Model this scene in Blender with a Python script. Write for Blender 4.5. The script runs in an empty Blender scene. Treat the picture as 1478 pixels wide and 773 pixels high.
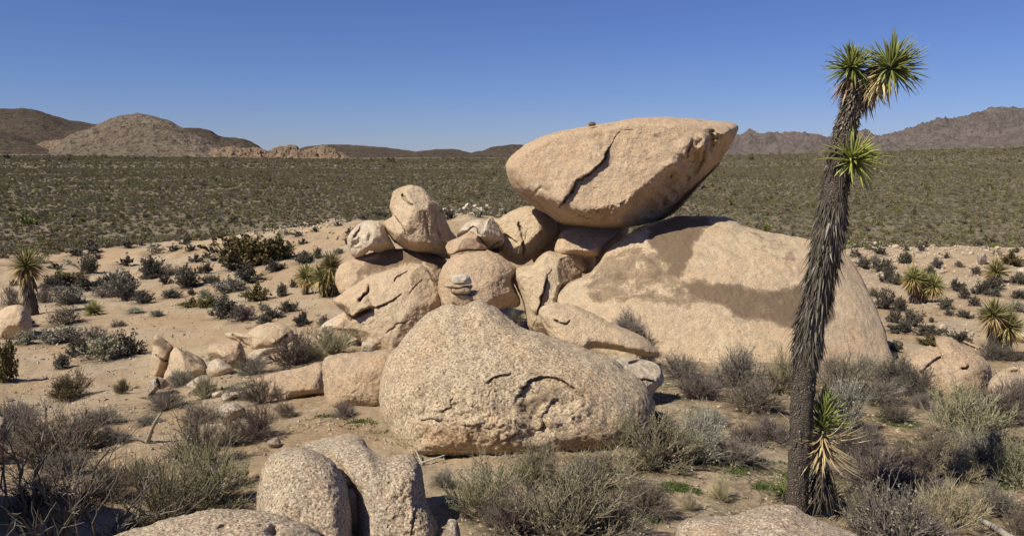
import bpy, math, random
import numpy as np
from mathutils import Vector, Matrix, Euler

random.seed(7)
RNG = np.random.default_rng(11)
scene = bpy.context.scene
COL = scene.collection

# ------------------------------------------------------------------ camera, world, sun
F = 1150.0
CX, CY = 739.0, 386.5
PITCH = math.radians(8.0)
CAM = np.array([0.0, 0.0, 3.2])
cd = bpy.data.cameras.new('camera')
cd.sensor_fit = 'HORIZONTAL'
cd.sensor_width = 36.0
cd.lens = F / 1478 * 36.0
cd.clip_start = 0.05
cd.clip_end = 30000
cam = bpy.data.objects.new('camera', cd)
COL.objects.link(cam)
cam.location = CAM
cam.rotation_euler = (math.radians(90) - PITCH, 0, 0)
scene.camera = cam

SUN_EL = math.radians(49.0)
SUN_AZ = math.radians(-124.0)      # clockwise from +Y (the view direction): from the left, a little behind
w = bpy.data.worlds.new('World')
scene.world = w
w.use_nodes = True
nt = w.node_tree
bg = nt.nodes['Background']
sky = nt.nodes.new('ShaderNodeTexSky')
sky.sky_type = 'NISHITA'
sky.sun_disc = False
sky.sun_elevation = SUN_EL
sky.sun_rotation = SUN_AZ
sky.altitude = 1200
sky.air_density = 1.0
sky.dust_density = 0.15
sky.ozone_density = 4.5
tint = nt.nodes.new('ShaderNodeMix'); tint.data_type = 'RGBA'; tint.blend_type = 'MULTIPLY'
tint.inputs[0].default_value = 1.0
tint.inputs[7].default_value = (0.86, 0.94, 1.42, 1)
nt.links.new(sky.outputs[0], tint.inputs[6])
nt.links.new(tint.outputs[2], bg.inputs[0])
bg.inputs[1].default_value = 0.050

sd = bpy.data.lights.new('sun', 'SUN')
sd.energy = 5.0
sd.angle = math.radians(0.53)
sd.color = (1.0, 0.93, 0.785)
sun = bpy.data.objects.new('sun', sd)
COL.objects.link(sun)
sdir = Vector((math.sin(SUN_AZ) * math.cos(SUN_EL), math.cos(SUN_AZ) * math.cos(SUN_EL), math.sin(SUN_EL)))
sun.rotation_euler = sdir.to_track_quat('Z', 'Y').to_euler()
sun.location = sdir * 50
scene.view_settings.view_transform = 'Standard'
scene.view_settings.look = 'None'
scene.view_settings.exposure = 0.27
scene.view_settings.gamma = 1.0
scene.cycles.max_bounces = 5
scene.cycles.diffuse_bounces = 3
scene.cycles.glossy_bounces = 2
scene.cycles.transmission_bounces = 2

# ------------------------------------------------------------------ numeric helpers
def ray(px, py):
    """direction through a pixel of the 1478x773 frame, scaled so that its y is 1"""
    px = np.asarray(px, float); py = np.asarray(py, float)
    u = (px - CX) / F; v = (CY - py) / F
    y = math.cos(PITCH) + v * math.sin(PITCH)
    z = -math.sin(PITCH) + v * math.cos(PITCH)
    return np.stack([u / y, np.ones_like(y), z / y], -1)

_perm = np.random.default_rng(3).permutation(256)
_perm = np.concatenate([_perm, _perm, _perm])
_grad = np.random.default_rng(4).normal(size=(256, 3))
_grad /= np.linalg.norm(_grad, axis=1)[:, None]

def perlin(p):
    p = np.asarray(p, float)
    i = np.floor(p).astype(int); f = p - i; i &= 255
    u = f * f * f * (f * (f * 6 - 15) + 10)
    r = 0
    for dx in (0, 1):
        wx = u[..., 0] if dx else 1 - u[..., 0]
        for dy in (0, 1):
            wy = u[..., 1] if dy else 1 - u[..., 1]
            for dz in (0, 1):
                wz = u[..., 2] if dz else 1 - u[..., 2]
                h = _perm[_perm[_perm[(i[..., 0] + dx)] + i[..., 1] + dy] + i[..., 2] + dz]
                g = _grad[h]
                d = g[..., 0] * (f[..., 0] - dx) + g[..., 1] * (f[..., 1] - dy) + g[..., 2] * (f[..., 2] - dz)
                r = r + wx * wy * wz * d
    return r * 1.6

def fbm(p, octv=4, gain=0.5, ridged=False):
    p = np.asarray(p, float); a = 1.0; s = 0.0
    for k in range(octv):
        n = perlin(p * (2.03 ** k) + 17.3 * k)
        if ridged: n = 0.5 - np.abs(n) * 1.6
        s = s + a * n; a *= gain
    return s

def sstep(a, b, x):
    t = np.clip((x - a) / (b - a), 0, 1)
    return t * t * (3 - 2 * t)

# ------------------------------------------------------------------ terrain height
TD = np.array([0.5, 3, 5, 6.5, 8, 10, 12, 14.5, 18, 23, 30, 38, 48, 60, 80, 110])
TC = {
 -700: [.7,.6,.5,.35, .0,-.4,-.8,-1.1,-1.5,-1.85,-2.2,-2.5,-2.8,-3.2,-6,-8],
 0:    [.7,.6,.5,.35, .0,-.4,-.8,-1.1,-1.5,-1.85,-2.2,-2.5,-2.85,-4.0,-6.5,-8],
 200:  [.7,.6,.5,.35,.1,-.3,-.65,-1.0,-1.4,-1.75,-2.1,-2.4,-2.6,-3.2,-6,-8],
 330:  [.7,.6,.5,.35,.15,-.15,-.4,-.7,-1.1,-1.5,-1.8,-1.9,-1.7,-2.8,-6,-8],
 450:  [.7,.6,.5,.35,.2,-.05,-.25,-.45,-.8,-1.15,-1.4,-1.35,-0.9,-2.5,-6,-8],
 560:  [.7,.6,.5,.35,.2,0,-.2,-.35,-.6,-.8,-.9,-.6,-.35,-2.5,-6,-8],
 740:  [.7,.6,.5,.35,.2,0,-.15,-.3,-.45,-.5,-.4,-.15,-.1,-2.3,-6,-8],
 900:  [.7,.6,.5,.35,.2,0,-.15,-.3,-.6,-.8,-1.2,-2,-3,-4.5,-6.8,-8],
 1050: [.7,.6,.5,.3,.2,.05,-.1,-.35,-.7,-1,-1.5,-2.2,-3.2,-5,-7,-8],
 1200: [.7,.5,.4,.15,.05,0,-.2,-.4,-.8,-1.1,-1.5,-1.9,-2.3,-3.8,-7,-8],
 1320: [.7,.5,.35,.05,.0,-.1,-.35,-.55,-.9,-1.1,-1.4,-1.8,-2.2,-3.7,-7,-8],
 1478: [.7,.5,.3,.0,.0,-.1,-.35,-.55,-.9,-1.1,-1.35,-1.7,-2.3,-3.7,-7,-8],
 2200: [.7,.5,.3,.0,.0,-.1,-.35,-.55,-.9,-1.1,-1.35,-1.7,-2.3,-3.7,-7,-8],
}
_tc = np.array(sorted(TC)); _tt = np.array([TC[c] for c in _tc])
_lg = np.log(TD)
# dense smooth table
_gx = np.linspace(-700, 2200, 300); _gy = np.linspace(_lg[0], _lg[-1], 240)
_tab = np.array([np.interp(_gy, _lg, r) for r in _tt])
_tab = np.array([np.interp(_gx, _tc, _tab[:, k]) for k in range(240)]).T
def _blur(a, n, ax):
    for _ in range(n):
        a = (np.take(a, np.clip(np.arange(a.shape[ax]) - 1, 0, None), ax) + a * 2 + np.take(a, np.clip(np.arange(a.shape[ax]) + 1, None, a.shape[ax] - 1), ax)) / 4
    return a
_tab = _blur(_blur(_tab, 60, 0), 12, 1)
FARC = np.array([-700, 0, 250, 500, 750, 1057, 1216, 1276, 1478, 2200])
FARP = np.array([218, 222, 226, 230, 229, 224, 221, 217, 210, 205])
ZFAR = 3.2 - (FARP - 225) / F * 1500

def base_z(x, y):
    x = np.asarray(x, float); y = np.asarray(y, float)
    D = np.sqrt(x * x + y * y) + 1e-6
    az = np.clip(np.arctan2(x, y), -0.95, 0.95)
    c = np.clip(CX + np.tan(az) * F * 1.0, -690, 2190)
    # distance measured along y near the view, as in the table
    Dy = np.where(y > 0, np.maximum(y, D * 0.58), D * 0.58)
    l = np.clip(np.log(Dy), _gy[0], _gy[-1] - 1e-6)
    fx = (c - _gx[0]) / (_gx[1] - _gx[0]); fy = (l - _gy[0]) / (_gy[1] - _gy[0])
    ix = np.clip(fx.astype(int), 0, 298); iy = np.clip(fy.astype(int), 0, 238)
    fx = fx - ix; fy = fy - iy
    z = (_tab[ix, iy] * (1 - fx) * (1 - fy) + _tab[ix + 1, iy] * fx * (1 - fy) + _tab[ix, iy + 1] * (1 - fx) * fy + _tab[ix + 1, iy + 1] * fx * fy)
    zf = np.interp(c, FARC, ZFAR)
    t = np.clip((Dy - 110) / 1390, 0, 1) ** 1.3
    far = Dy > 110
    z = np.where(far, z + (zf - z) * t, z)
    return z

def terrain(x, y):
    x = np.asarray(x, float); y = np.asarray(y, float)
    z = base_z(x, y)
    D = np.sqrt(x * x + y * y)
    p = np.stack([x, y, x * 0], -1)
    near = np.clip(D / 12, 0.15, 1)
    z = z + 0.10 * near * fbm(p * 0.22, 3) + 0.05 * sstep(2, 7, D) * fbm(p * 0.9 + 5, 3)
    rid = np.exp(-((np.log(np.maximum(D, 1)) - math.log(46)) / 0.22) ** 2)
    z = z + rid * 0.35 * fbm(p * 0.35 + 9, 3)
    z = z + sstep(70, 200, D) * 0.45 * fbm(p * 0.012 + 3, 3)
    return z

_DS = np.exp(np.linspace(math.log(2.5), math.log(1400), 1500))
def ground(px, py, Dmax=None):
    """where the sight line through a pixel meets the terrain"""
    r = ray(px, py)
    P = CAM + r * _DS[:, None]
    h = P[:, 2] - terrain(P[:, 0], P[:, 1])
    k = np.argmax(h < 0)
    if h[k] >= 0: k = len(_DS) - 1
    k0 = max(k - 1, 0)
    t = h[k0] / (h[k0] - h[k] + 1e-9) if k > k0 else 0
    D = _DS[k0] + (_DS[k] - _DS[k0]) * np.clip(t, 0, 1)
    p = CAM + r * D
    p[2] = terrain(p[0], p[1])
    return p

# ------------------------------------------------------------------ mesh helpers
def mesh_np(name, V, quads=None, tris=None, mats=(), smooth=True, attrs=None, midx=None):
    me = bpy.data.meshes.new(name)
    V = np.asarray(V, np.float32)
    nq = 0 if quads is None else len(quads); ntr = 0 if tris is None else len(tris)
    me.vertices.add(len(V)); me.vertices.foreach_set('co', V.ravel())
    loops = []
    if nq: loops.append(np.asarray(quads, np.int32).ravel())
    if ntr: loops.append(np.asarray(tris, np.int32).ravel())
    L = np.concatenate(loops)
    me.loops.add(len(L)); me.loops.foreach_set('vertex_index', L)
    tot = np.concatenate([np.full(nq, 4, np.int32), np.full(ntr, 3, np.int32)])
    st = np.concatenate([[0], np.cumsum(tot)[:-1]]).astype(np.int32)
    me.polygons.add(nq + ntr)
    me.polygons.foreach_set('loop_start', st); me.polygons.foreach_set('loop_total', tot)
    me.polygons.foreach_set('use_smooth', np.full(nq + ntr, smooth, bool))
    for m in mats: me.materials.append(m)
    if midx is not None: me.polygons.foreach_set('material_index', np.asarray(midx, np.int32))
    if attrs:
        for k, a in attrs.items():
            at = me.attributes.new(k, 'FLOAT', 'POINT')
            at.data.foreach_set('value', np.asarray(a, np.float32))
    me.update(calc_edges=True)
    me.validate()
    return me

def link(name, data, parent=None, loc=None, label=None, cat=None, group=None, kind=None):
    o = bpy.data.objects.new(name, data)
    COL.objects.link(o)
    if parent is not None: o.parent = parent
    if loc is not None: o.location = loc
    if label: o['label'] = label
    if cat: o['category'] = cat
    if group: o['group'] = group
    if kind: o['kind'] = kind
    return o

def vnormals(V, tris):
    n = np.zeros_like(V)
    fn = np.cross(V[tris[:, 1]] - V[tris[:, 0]], V[tris[:, 2]] - V[tris[:, 0]])
    for k in range(3):
        for c in range(3):
            n[:, c] += np.bincount(tris[:, k], fn[:, c], len(V))
    return n / (np.linalg.norm(n, axis=1)[:, None] + 1e-12)

def tubes(P, R, sides=3, v=None, cap=False):
    """P (N,M,3) polylines, R (N,M) radii -> verts, quads, per-vertex v"""
    N, M, _ = P.shape
    T = np.empty_like(P); T[:, 1:-1] = P[:, 2:] - P[:, :-2]; T[:, 0] = P[:, 1] - P[:, 0]; T[:, -1] = P[:, -1] - P[:, -2]
    T /= np.linalg.norm(T, axis=2)[..., None] + 1e-9
    ref = np.where(np.abs(T[:, :1, 2:3]) > 0.9, np.array([1., 0, 0]), np.array([0, 0, 1.]))
    A = np.cross(T, np.broadcast_to(ref, T.shape)); A /= np.linalg.norm(A, axis=2)[..., None] + 1e-9
    B = np.cross(T, A)
    ang = np.arange(sides) * 2 * math.pi / sides
    V = P[:, :, None] + R[:, :, None, None] * (A[:, :, None] * np.cos(ang)[:, None] + B[:, :, None] * np.sin(ang)[:, None])
    idx = np.arange(N * M * sides).reshape(N, M, sides)
    a = idx[:, :-1]; b = np.roll(a, -1, 2); d = idx[:, 1:]; c = np.roll(d, -1, 2)
    q = np.stack([a, b, c, d], -1).reshape(-1, 4)
    vv = None
    if v is not None: vv = np.broadcast_to(v[:, None, None], (N, M, sides)).ravel()
    return V.reshape(-1, 3), q, vv

# ------------------------------------------------------------------ material helpers
def newmat(name, rough=0.9, spec=0.25):
    m = bpy.data.materials.new(name); m.use_nodes = True
    n = m.node_tree; b = n.nodes['Principled BSDF']
    b.inputs['Roughness'].default_value = rough
    b.inputs['Specular IOR Level'].default_value = spec
    return m, n, b

class NB:
    def __init__(s, n): s.n = n; s.L = n.links.new
    def N(s, t, **k):
        x = s.n.nodes.new(t)
        for a, b in k.items(): setattr(x, a, b)
        return x
    def noise(s, vec, scale, detail=3, rough=0.55, dist=0.0):
        x = s.N('ShaderNodeTexNoise'); s.L(vec, x.inputs['Vector'])
        x.inputs['Scale'].default_value = scale; x.inputs['Detail'].default_value = detail
        x.inputs['Roughness'].default_value = rough; x.inputs['Distortion'].default_value = dist
        return x.outputs['Fac']
    def vor(s, vec, scale, feature='F1', out='Distance'):
        x = s.N('ShaderNodeTexVoronoi', feature=feature); s.L(vec, x.inputs['Vector'])
        x.inputs['Scale'].default_value = scale
        return x.outputs[out]
    def ramp(s, fac, pts, interp='LINEAR'):
        x = s.N('ShaderNodeValToRGB'); s.L(fac, x.inputs[0]); e = x.color_ramp.elements
        x.color_ramp.interpolation = interp
        while len(e) < len(pts): e.new(0.5)
        for k, (p, c) in enumerate(pts):
            e[k].position = p
            e[k].color = (c, c, c, 1) if isinstance(c, (int, float)) else (*c, 1)
        return x.outputs[0]
    def mix(s, fac, a, b, mode='MIX'):
        x = s.N('ShaderNodeMix', data_type='RGBA', blend_type=mode)
        for i, v in ((0, fac), (6, a), (7, b)):
            if hasattr(v, 'links') or hasattr(v, 'is_output'): s.L(v, x.inputs[i])
            elif i == 0: x.inputs[0].default_value = v
            else: x.inputs[i].default_value = (*v, 1)
        return x.outputs[2]
    def math(s, op, a, b=0.0, clamp=False):
        x = s.N('ShaderNodeMath', operation=op, use_clamp=clamp)
        for i, v in ((0, a), (1, b)):
            if isinstance(v, (int, float)): x.inputs[i].default_value = v
            else: s.L(v, x.inputs[i])
        return x.outputs[0]
    def attr(s, name):
        return s.N('ShaderNodeAttribute', attribute_name=name).outputs['Fac']
    def bump(s, h, strength, dist, prev=None):
        x = s.N('ShaderNodeBump'); s.L(h, x.inputs['Height'])
        x.inputs['Strength'].default_value = strength; x.inputs['Distance'].default_value = dist
        if prev: s.L(prev, x.inputs['Normal'])
        return x.outputs[0]

def rock_material(name, base, warm, dark, speck=45.0, speck_amt=0.5, varnish=(0.13, 0.088, 0.055), bump=1.0):
    m, n, b = newmat(name, 0.88, 0.3); q = NB(n)
    tc = q.N('ShaderNodeTexCoord').outputs['Object']
    c = q.mix(q.ramp(q.noise(tc, 0.9, 4, 0.6, 0.6), [(0.38, 0), (0.66, 1)]), base, warm)
    c = q.mix(q.ramp(q.noise(tc, 5.5, 6, 0.7), [(0.46, 0), (0.64, 0.8)]), c, dark)
    c = q.mix(q.ramp(q.noise(tc, 1.4, 6, 0.72, 1.0), [(0.55, 0), (0.72, 0.6)]), c, tuple(min(1, x * 0.66 + 0.03) for x in base))
    c = q.mix(q.ramp(q.noise(tc, 14, 5, 0.8), [(0.54, 0), (0.68, 0.6)]), c, tuple(x * 0.72 for x in dark))
    c = q.mix(q.ramp(q.noise(tc, 11, 5, 0.8, 0.4), [(0.56, 0), (0.70, 0.5)]), c, tuple(min(1, x * 1.22) for x in base))
    mp = q.N('ShaderNodeMapping'); q.L(tc, mp.inputs[0]); mp.inputs['Scale'].default_value = (3.0, 3.0, 0.45)
    c = q.mix(q.ramp(q.noise(mp.outputs[0], 1.0, 6, 0.7, 0.8), [(0.54, 0), (0.68, 0.55)]), c, tuple(x * 0.80 for x in dark))
    c = q.mix(q.ramp(q.noise(tc, 0.75, 6, 0.75, 1.5), [(0.56, 0), (0.66, 0.5)]), c, (0.33, 0.285, 0.225))
    # crystals of the granite
    f = q.noise(tc, speck, 2, 0.7)
    c = q.mix(q.ramp(f, [(0.36, min(1, speck_amt * 1.5)), (0.48, 0)]), c, tuple(x * 0.45 for x in dark))
    c = q.mix(q.ramp(f, [(0.54, 0), (0.66, min(1, speck_amt * 1.3))]), c, (0.78, 0.69, 0.56))
    v2 = q.vor(tc, speck * 1.6)
    c = q.mix(q.ramp(v2, [(0.0, speck_amt * 0.7), (0.22, 0)]), c, tuple(x * 0.4 for x in dark))
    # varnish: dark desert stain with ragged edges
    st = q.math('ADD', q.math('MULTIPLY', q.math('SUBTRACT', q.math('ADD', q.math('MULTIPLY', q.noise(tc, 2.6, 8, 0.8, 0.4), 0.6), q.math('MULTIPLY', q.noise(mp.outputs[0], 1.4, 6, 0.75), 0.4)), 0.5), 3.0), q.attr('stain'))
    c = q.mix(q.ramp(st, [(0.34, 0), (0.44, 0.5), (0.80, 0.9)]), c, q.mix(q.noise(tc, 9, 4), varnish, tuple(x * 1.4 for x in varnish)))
    orange = q.math('ADD', q.attr('rust'), q.math('MULTIPLY', q.math('SUBTRACT', q.noise(tc, 5, 4), 0.5), 0.8))
    c = q.mix(q.ramp(orange, [(0.30, 0), (0.9, 0.65)]), c, (0.44, 0.23, 0.10))
    c = q.mix(q.math('MULTIPLY', q.attr('crack'), 0.35), c, tuple(x * 0.35 for x in dark))
    q.L(c, b.inputs['Base Color'])
    h0 = q.bump(q.noise(tc, 3.2, 8, 0.72, 0.3), 0.45 * bump, 0.08)
    h1 = q.bump(q.noise(tc, 17, 6, 0.8), 0.9 * bump, 0.03, h0)
    h2 = q.bump(q.noise(tc, speck, 4, 0.8), 0.6 * bump, 0.02, h1)
    h3 = q.bump(q.ramp(q.vor(tc, 26), [(0.0, 0), (0.35, 1)]), 0.25 * bump, 0.02, h2)
    q.L(h3, b.inputs['Normal'])
    return m

M_GRAN = rock_material('granite_coarse', (0.58, 0.455, 0.295), (0.57, 0.385, 0.22), (0.39, 0.29, 0.185), 44, 0.62)
M_GRANF = rock_material('granite_speckled_grey', (0.56, 0.45, 0.315), (0.57, 0.40, 0.25), (0.40, 0.30, 0.205), 58, 0.75)
M_TAN = rock_material('granite_tan', (0.58, 0.45, 0.295), (0.57, 0.395, 0.235), (0.40, 0.295, 0.19), 44, 0.30)
M_PINK = rock_material('granite_pinkish', (0.55, 0.405, 0.26), (0.54, 0.35, 0.20), (0.37, 0.265, 0.175), 44, 0.32)
M_PALE = rock_material('granite_pale', (0.62, 0.52, 0.39), (0.58, 0.45, 0.31), (0.36, 0.28, 0.2), 28, 0.3)
M_GREY = rock_material('granite_greyish', (0.44, 0.37, 0.29), (0.46, 0.34, 0.24), (0.26, 0.21, 0.16), 40, 0.6)

# ------------------------------------------------------------------ ground
def build_ground():
    a0 = math.radians(40)
    az = np.concatenate([np.linspace(-math.pi, -a0, 50)[:-1], np.linspace(-a0, a0, 500), np.linspace(a0, math.pi, 50)[1:-1]])
    rr = np.concatenate([[0.4, 1.0, 1.8], np.exp(np.linspace(math.log(2.6), math.log(62), 280)), np.exp(np.linspace(math.log(62), math.log(9000), 150))[1:]])
    A, R = np.meshgrid(az, rr)
    X = np.sin(A) * R; Y = np.cos(A) * R
    Z = terrain(X, Y)
    p = np.stack([X, Y, 0 * X], -1)
    Z = Z + 0.018 * sstep(2, 6, R) * sstep(80, 40, R) * fbm(p * 5.0, 3)
    V = np.stack([X, Y, Z], -1).reshape(-1, 3)
    V = np.vstack([V, [[0, 0, float(terrain(0.01, 0.01))]]])
    nr, na = X.shape
    idx = np.arange(nr * na).reshape(nr, na)
    nx = np.roll(idx, -1, 1)
    q = np.stack([idx[:-1], nx[:-1], nx[1:], idx[1:]], -1).reshape(-1, 4)
    t = np.stack([np.full(na, nr * na), nx[0], idx[0]], -1)
    D = np.concatenate([np.sqrt(X ** 2 + Y ** 2).ravel(), [0]])
    # plain weight: beyond the rim of the sandy bench (follows how far the ground has dropped)
    dz = V[:, 2] - np.interp(D, [0, 30, 45, 60], [0, -1, -1.5, -1.8])
    c = CX + np.tan(np.clip(np.arctan2(V[:, 0], V[:, 1]), -0.95, 0.95)) * F
    rim = np.interp(c, [-700, 0, 200, 330, 450, 740, 900, 1050, 1200, 1478, 2200], [47, 47, 54, 54, 54, 54, 34, 34, 50, 50, 50])
    plain = sstep(0.0, 6.0, V[:, 1] - rim + 2.0 * fbm(V * [0.2, 0.2, 0], 2))
    plain = np.where(V[:, 1] < 5, sstep(40, 60, D), plain)
    m, n, b = newmat('desert_ground', 0.95, 0.15); k = NB(n)
    tc = k.N('ShaderNodeTexCoord').outputs['Object']
    c1 = k.mix(k.ramp(k.noise(tc, 0.35, 5, 0.6, 0.5), [(0.38, 0), (0.62, 1)]), (0.42, 0.335, 0.225), (0.38, 0.26, 0.15))
    c1 = k.mix(k.ramp(k.noise(tc, 2.3, 6, 0.72, 0.3), [(0.48, 0), (0.7, 0.6)]), c1, (0.25, 0.18, 0.115))
    c1 = k.mix(k.ramp(k.noise(tc, 30, 4, 0.75), [(0.50, 0), (0.72, 0.75)]), c1, (0.21, 0.16, 0.115))
    c1 = k.mix(k.ramp(k.noise(tc, 55, 2, 0.7), [(0.58, 0), (0.72, 0.6)]), c1, (0.60, 0.49, 0.36))
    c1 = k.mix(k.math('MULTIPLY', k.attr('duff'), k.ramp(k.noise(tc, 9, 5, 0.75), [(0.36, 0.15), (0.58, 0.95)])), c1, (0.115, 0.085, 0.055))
    # thin plant litter, in streaks, mostly close to the camera on the right
    lit = k.math('MULTIPLY', k.ramp(k.noise(tc, 11, 5, 0.8, 0.6), [(0.44, 0), (0.54, 1)]), k.ramp(k.noise(tc, 1.1, 5, 0.7), [(0.38, 0.0), (0.52, 1)]))
    c1 = k.mix(k.math('MULTIPLY', lit, k.math('MULTIPLY', k.attr('litter'), 0.9)), c1, (0.105, 0.09, 0.05))
    pl = k.mix(k.ramp(k.noise(tc, 0.5, 6, 0.8), [(0.35, 0), (0.65, 1)]), (0.16, 0.128, 0.08), (0.23, 0.182, 0.118))
    pl = k.mix(k.ramp(k.noise(tc, 0.35, 6, 0.8), [(0.48, 0), (0.60, 0.9)]), pl, (0.055, 0.055, 0.034))
    pl = k.mix(k.ramp(k.noise(tc, 0.6, 5, 0.8), [(0.66, 0), (0.76, 0.4)]), pl, (0.30, 0.25, 0.18))
    k.L(k.mix(k.attr('plain'), c1, pl), b.inputs['Base Color'])
    b1 = k.bump(k.noise(tc, 5, 6, 0.75), 0.7, 0.06)
    b2 = k.bump(k.noise(tc, 38, 4, 0.8), 0.7, 0.02, b1)
    k.L(b2, b.inputs['Normal'])
    litter = sstep(20, 12, D) * (0.35 + 0.65 * sstep(600, 950, c))
    me = mesh_np('ground', V, q.reshape(-1, 4), t, [m], True, {'plain': plain, 'litter': litter, 'duff': np.zeros(len(V))})
    global GROUND
    GROUND = (link('ground', me, kind='structure'), V)
build_ground()

# ------------------------------------------------------------------ hills
def hill_material(name, c1, c2, c3, sc, warm=(0.38, 0.24, 0.15)):
    m, n, b = newmat(name, 0.95, 0.1); k = NB(n)
    tc = k.N('ShaderNodeTexCoord').outputs['Object']
    c = k.mix(k.ramp(k.noise(tc, 0.006 * sc, 5, 0.6), [(0.4, 0), (0.6, 1)]), c1, c2)
    c = k.mix(k.ramp(k.noise(tc, 0.07 * sc, 6, 0.82), [(0.47, 0), (0.58, 0.9)]), c, c3)
    c = k.mix(k.ramp(k.noise(tc, 0.13 * sc, 4, 0.8), [(0.60, 0), (0.70, 0.6)]), c, tuple(min(1, x * 1.5) for x in c1))
    c = k.mix(k.ramp(k.math('ADD', k.attr('warm'), k.math('MULTIPLY', k.noise(tc, 0.02 * sc, 4), 0.3)), [(0.35, 0), (1.0, 0.85)]), c, warm)
    k.L(c, b.inputs['Base Color'])
    b1 = k.bump(k.noise(tc, 0.05 * sc, 6, 0.8), 1.0, 22 / sc)
    k.L(b1, b.inputs['Normal'])
    return m

def hill(label, pts, Dh, depth, mat, rough, warm=0.0, nu=260, nv=50, feat=60.0, seed=0, g=0.8, ridged=False):
    pts = np.array(pts, float)
    px = np.linspace(pts[0, 0], pts[-1, 0], nu)
    py = np.interp(px, pts[:, 0], pts[:, 1])
    kk = np.array([1, 2, 1]) / 4
    py[1:-1] = np.convolve(py, kk, 'valid')
    r = ray(px, py)
    ridge = CAM + r * Dh
    t = np.linspace(0, 1, nv)
    W = []
    for k, tt in enumerate(np.concatenate([t, [1.25, 1.6]])):
        y = Dh - depth + depth * tt
        x = r[:, 0] * y
        zb = base_z(x, np.full_like(x, y)) - 3
        if tt <= 1:
            z = zb + (ridge[:, 2] - zb) * (1 - (1 - tt) ** (1 / g)) if False else zb + (ridge[:, 2] - zb) * np.sin(tt * math.pi / 2) ** g
        else:
            z = zb + (ridge[:, 2] - zb) * max(0, 1 - (tt - 1) / 0.6) ** 1.2
        W.append(np.stack([x, np.full_like(x, y), z], -1))
    W = np.array(W)
    n = fbm(W.reshape(-1, 3) / feat + seed * 7.7, 6, 0.58, ridged=ridged).reshape(W.shape[:2])
    hh = np.clip((W[..., 2] - W[0, :, 2]) / (np.abs(ridge[:, 2] - W[0, :, 2]) + 1), 0, 1)
    W[0, :, 2] -= 60
    n = n - n.mean() - 0.35 * n.std()
    W[..., 2] += n * rough * (0.05 + 2.2 * hh * (1 - hh) + 0.35 * hh) * np.clip(np.minimum((px - px[0]), (px[-1] - px)) / 12, 0.25, 1)
    nvv = W.shape[0]
    idx = np.arange(nvv * nu).reshape(nvv, nu)
    q = np.stack([idx[:-1, :-1], idx[:-1, 1:], idx[1:, 1:], idx[1:, :-1]], -1).reshape(-1, 4)
    wa = np.full(nvv * nu, warm, float)
    me = mesh_np('hill', W.reshape(-1, 3), q, None, [mat], True, {'warm': wa})
    return link('hill', me, label=label, kind='structure')

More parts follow.
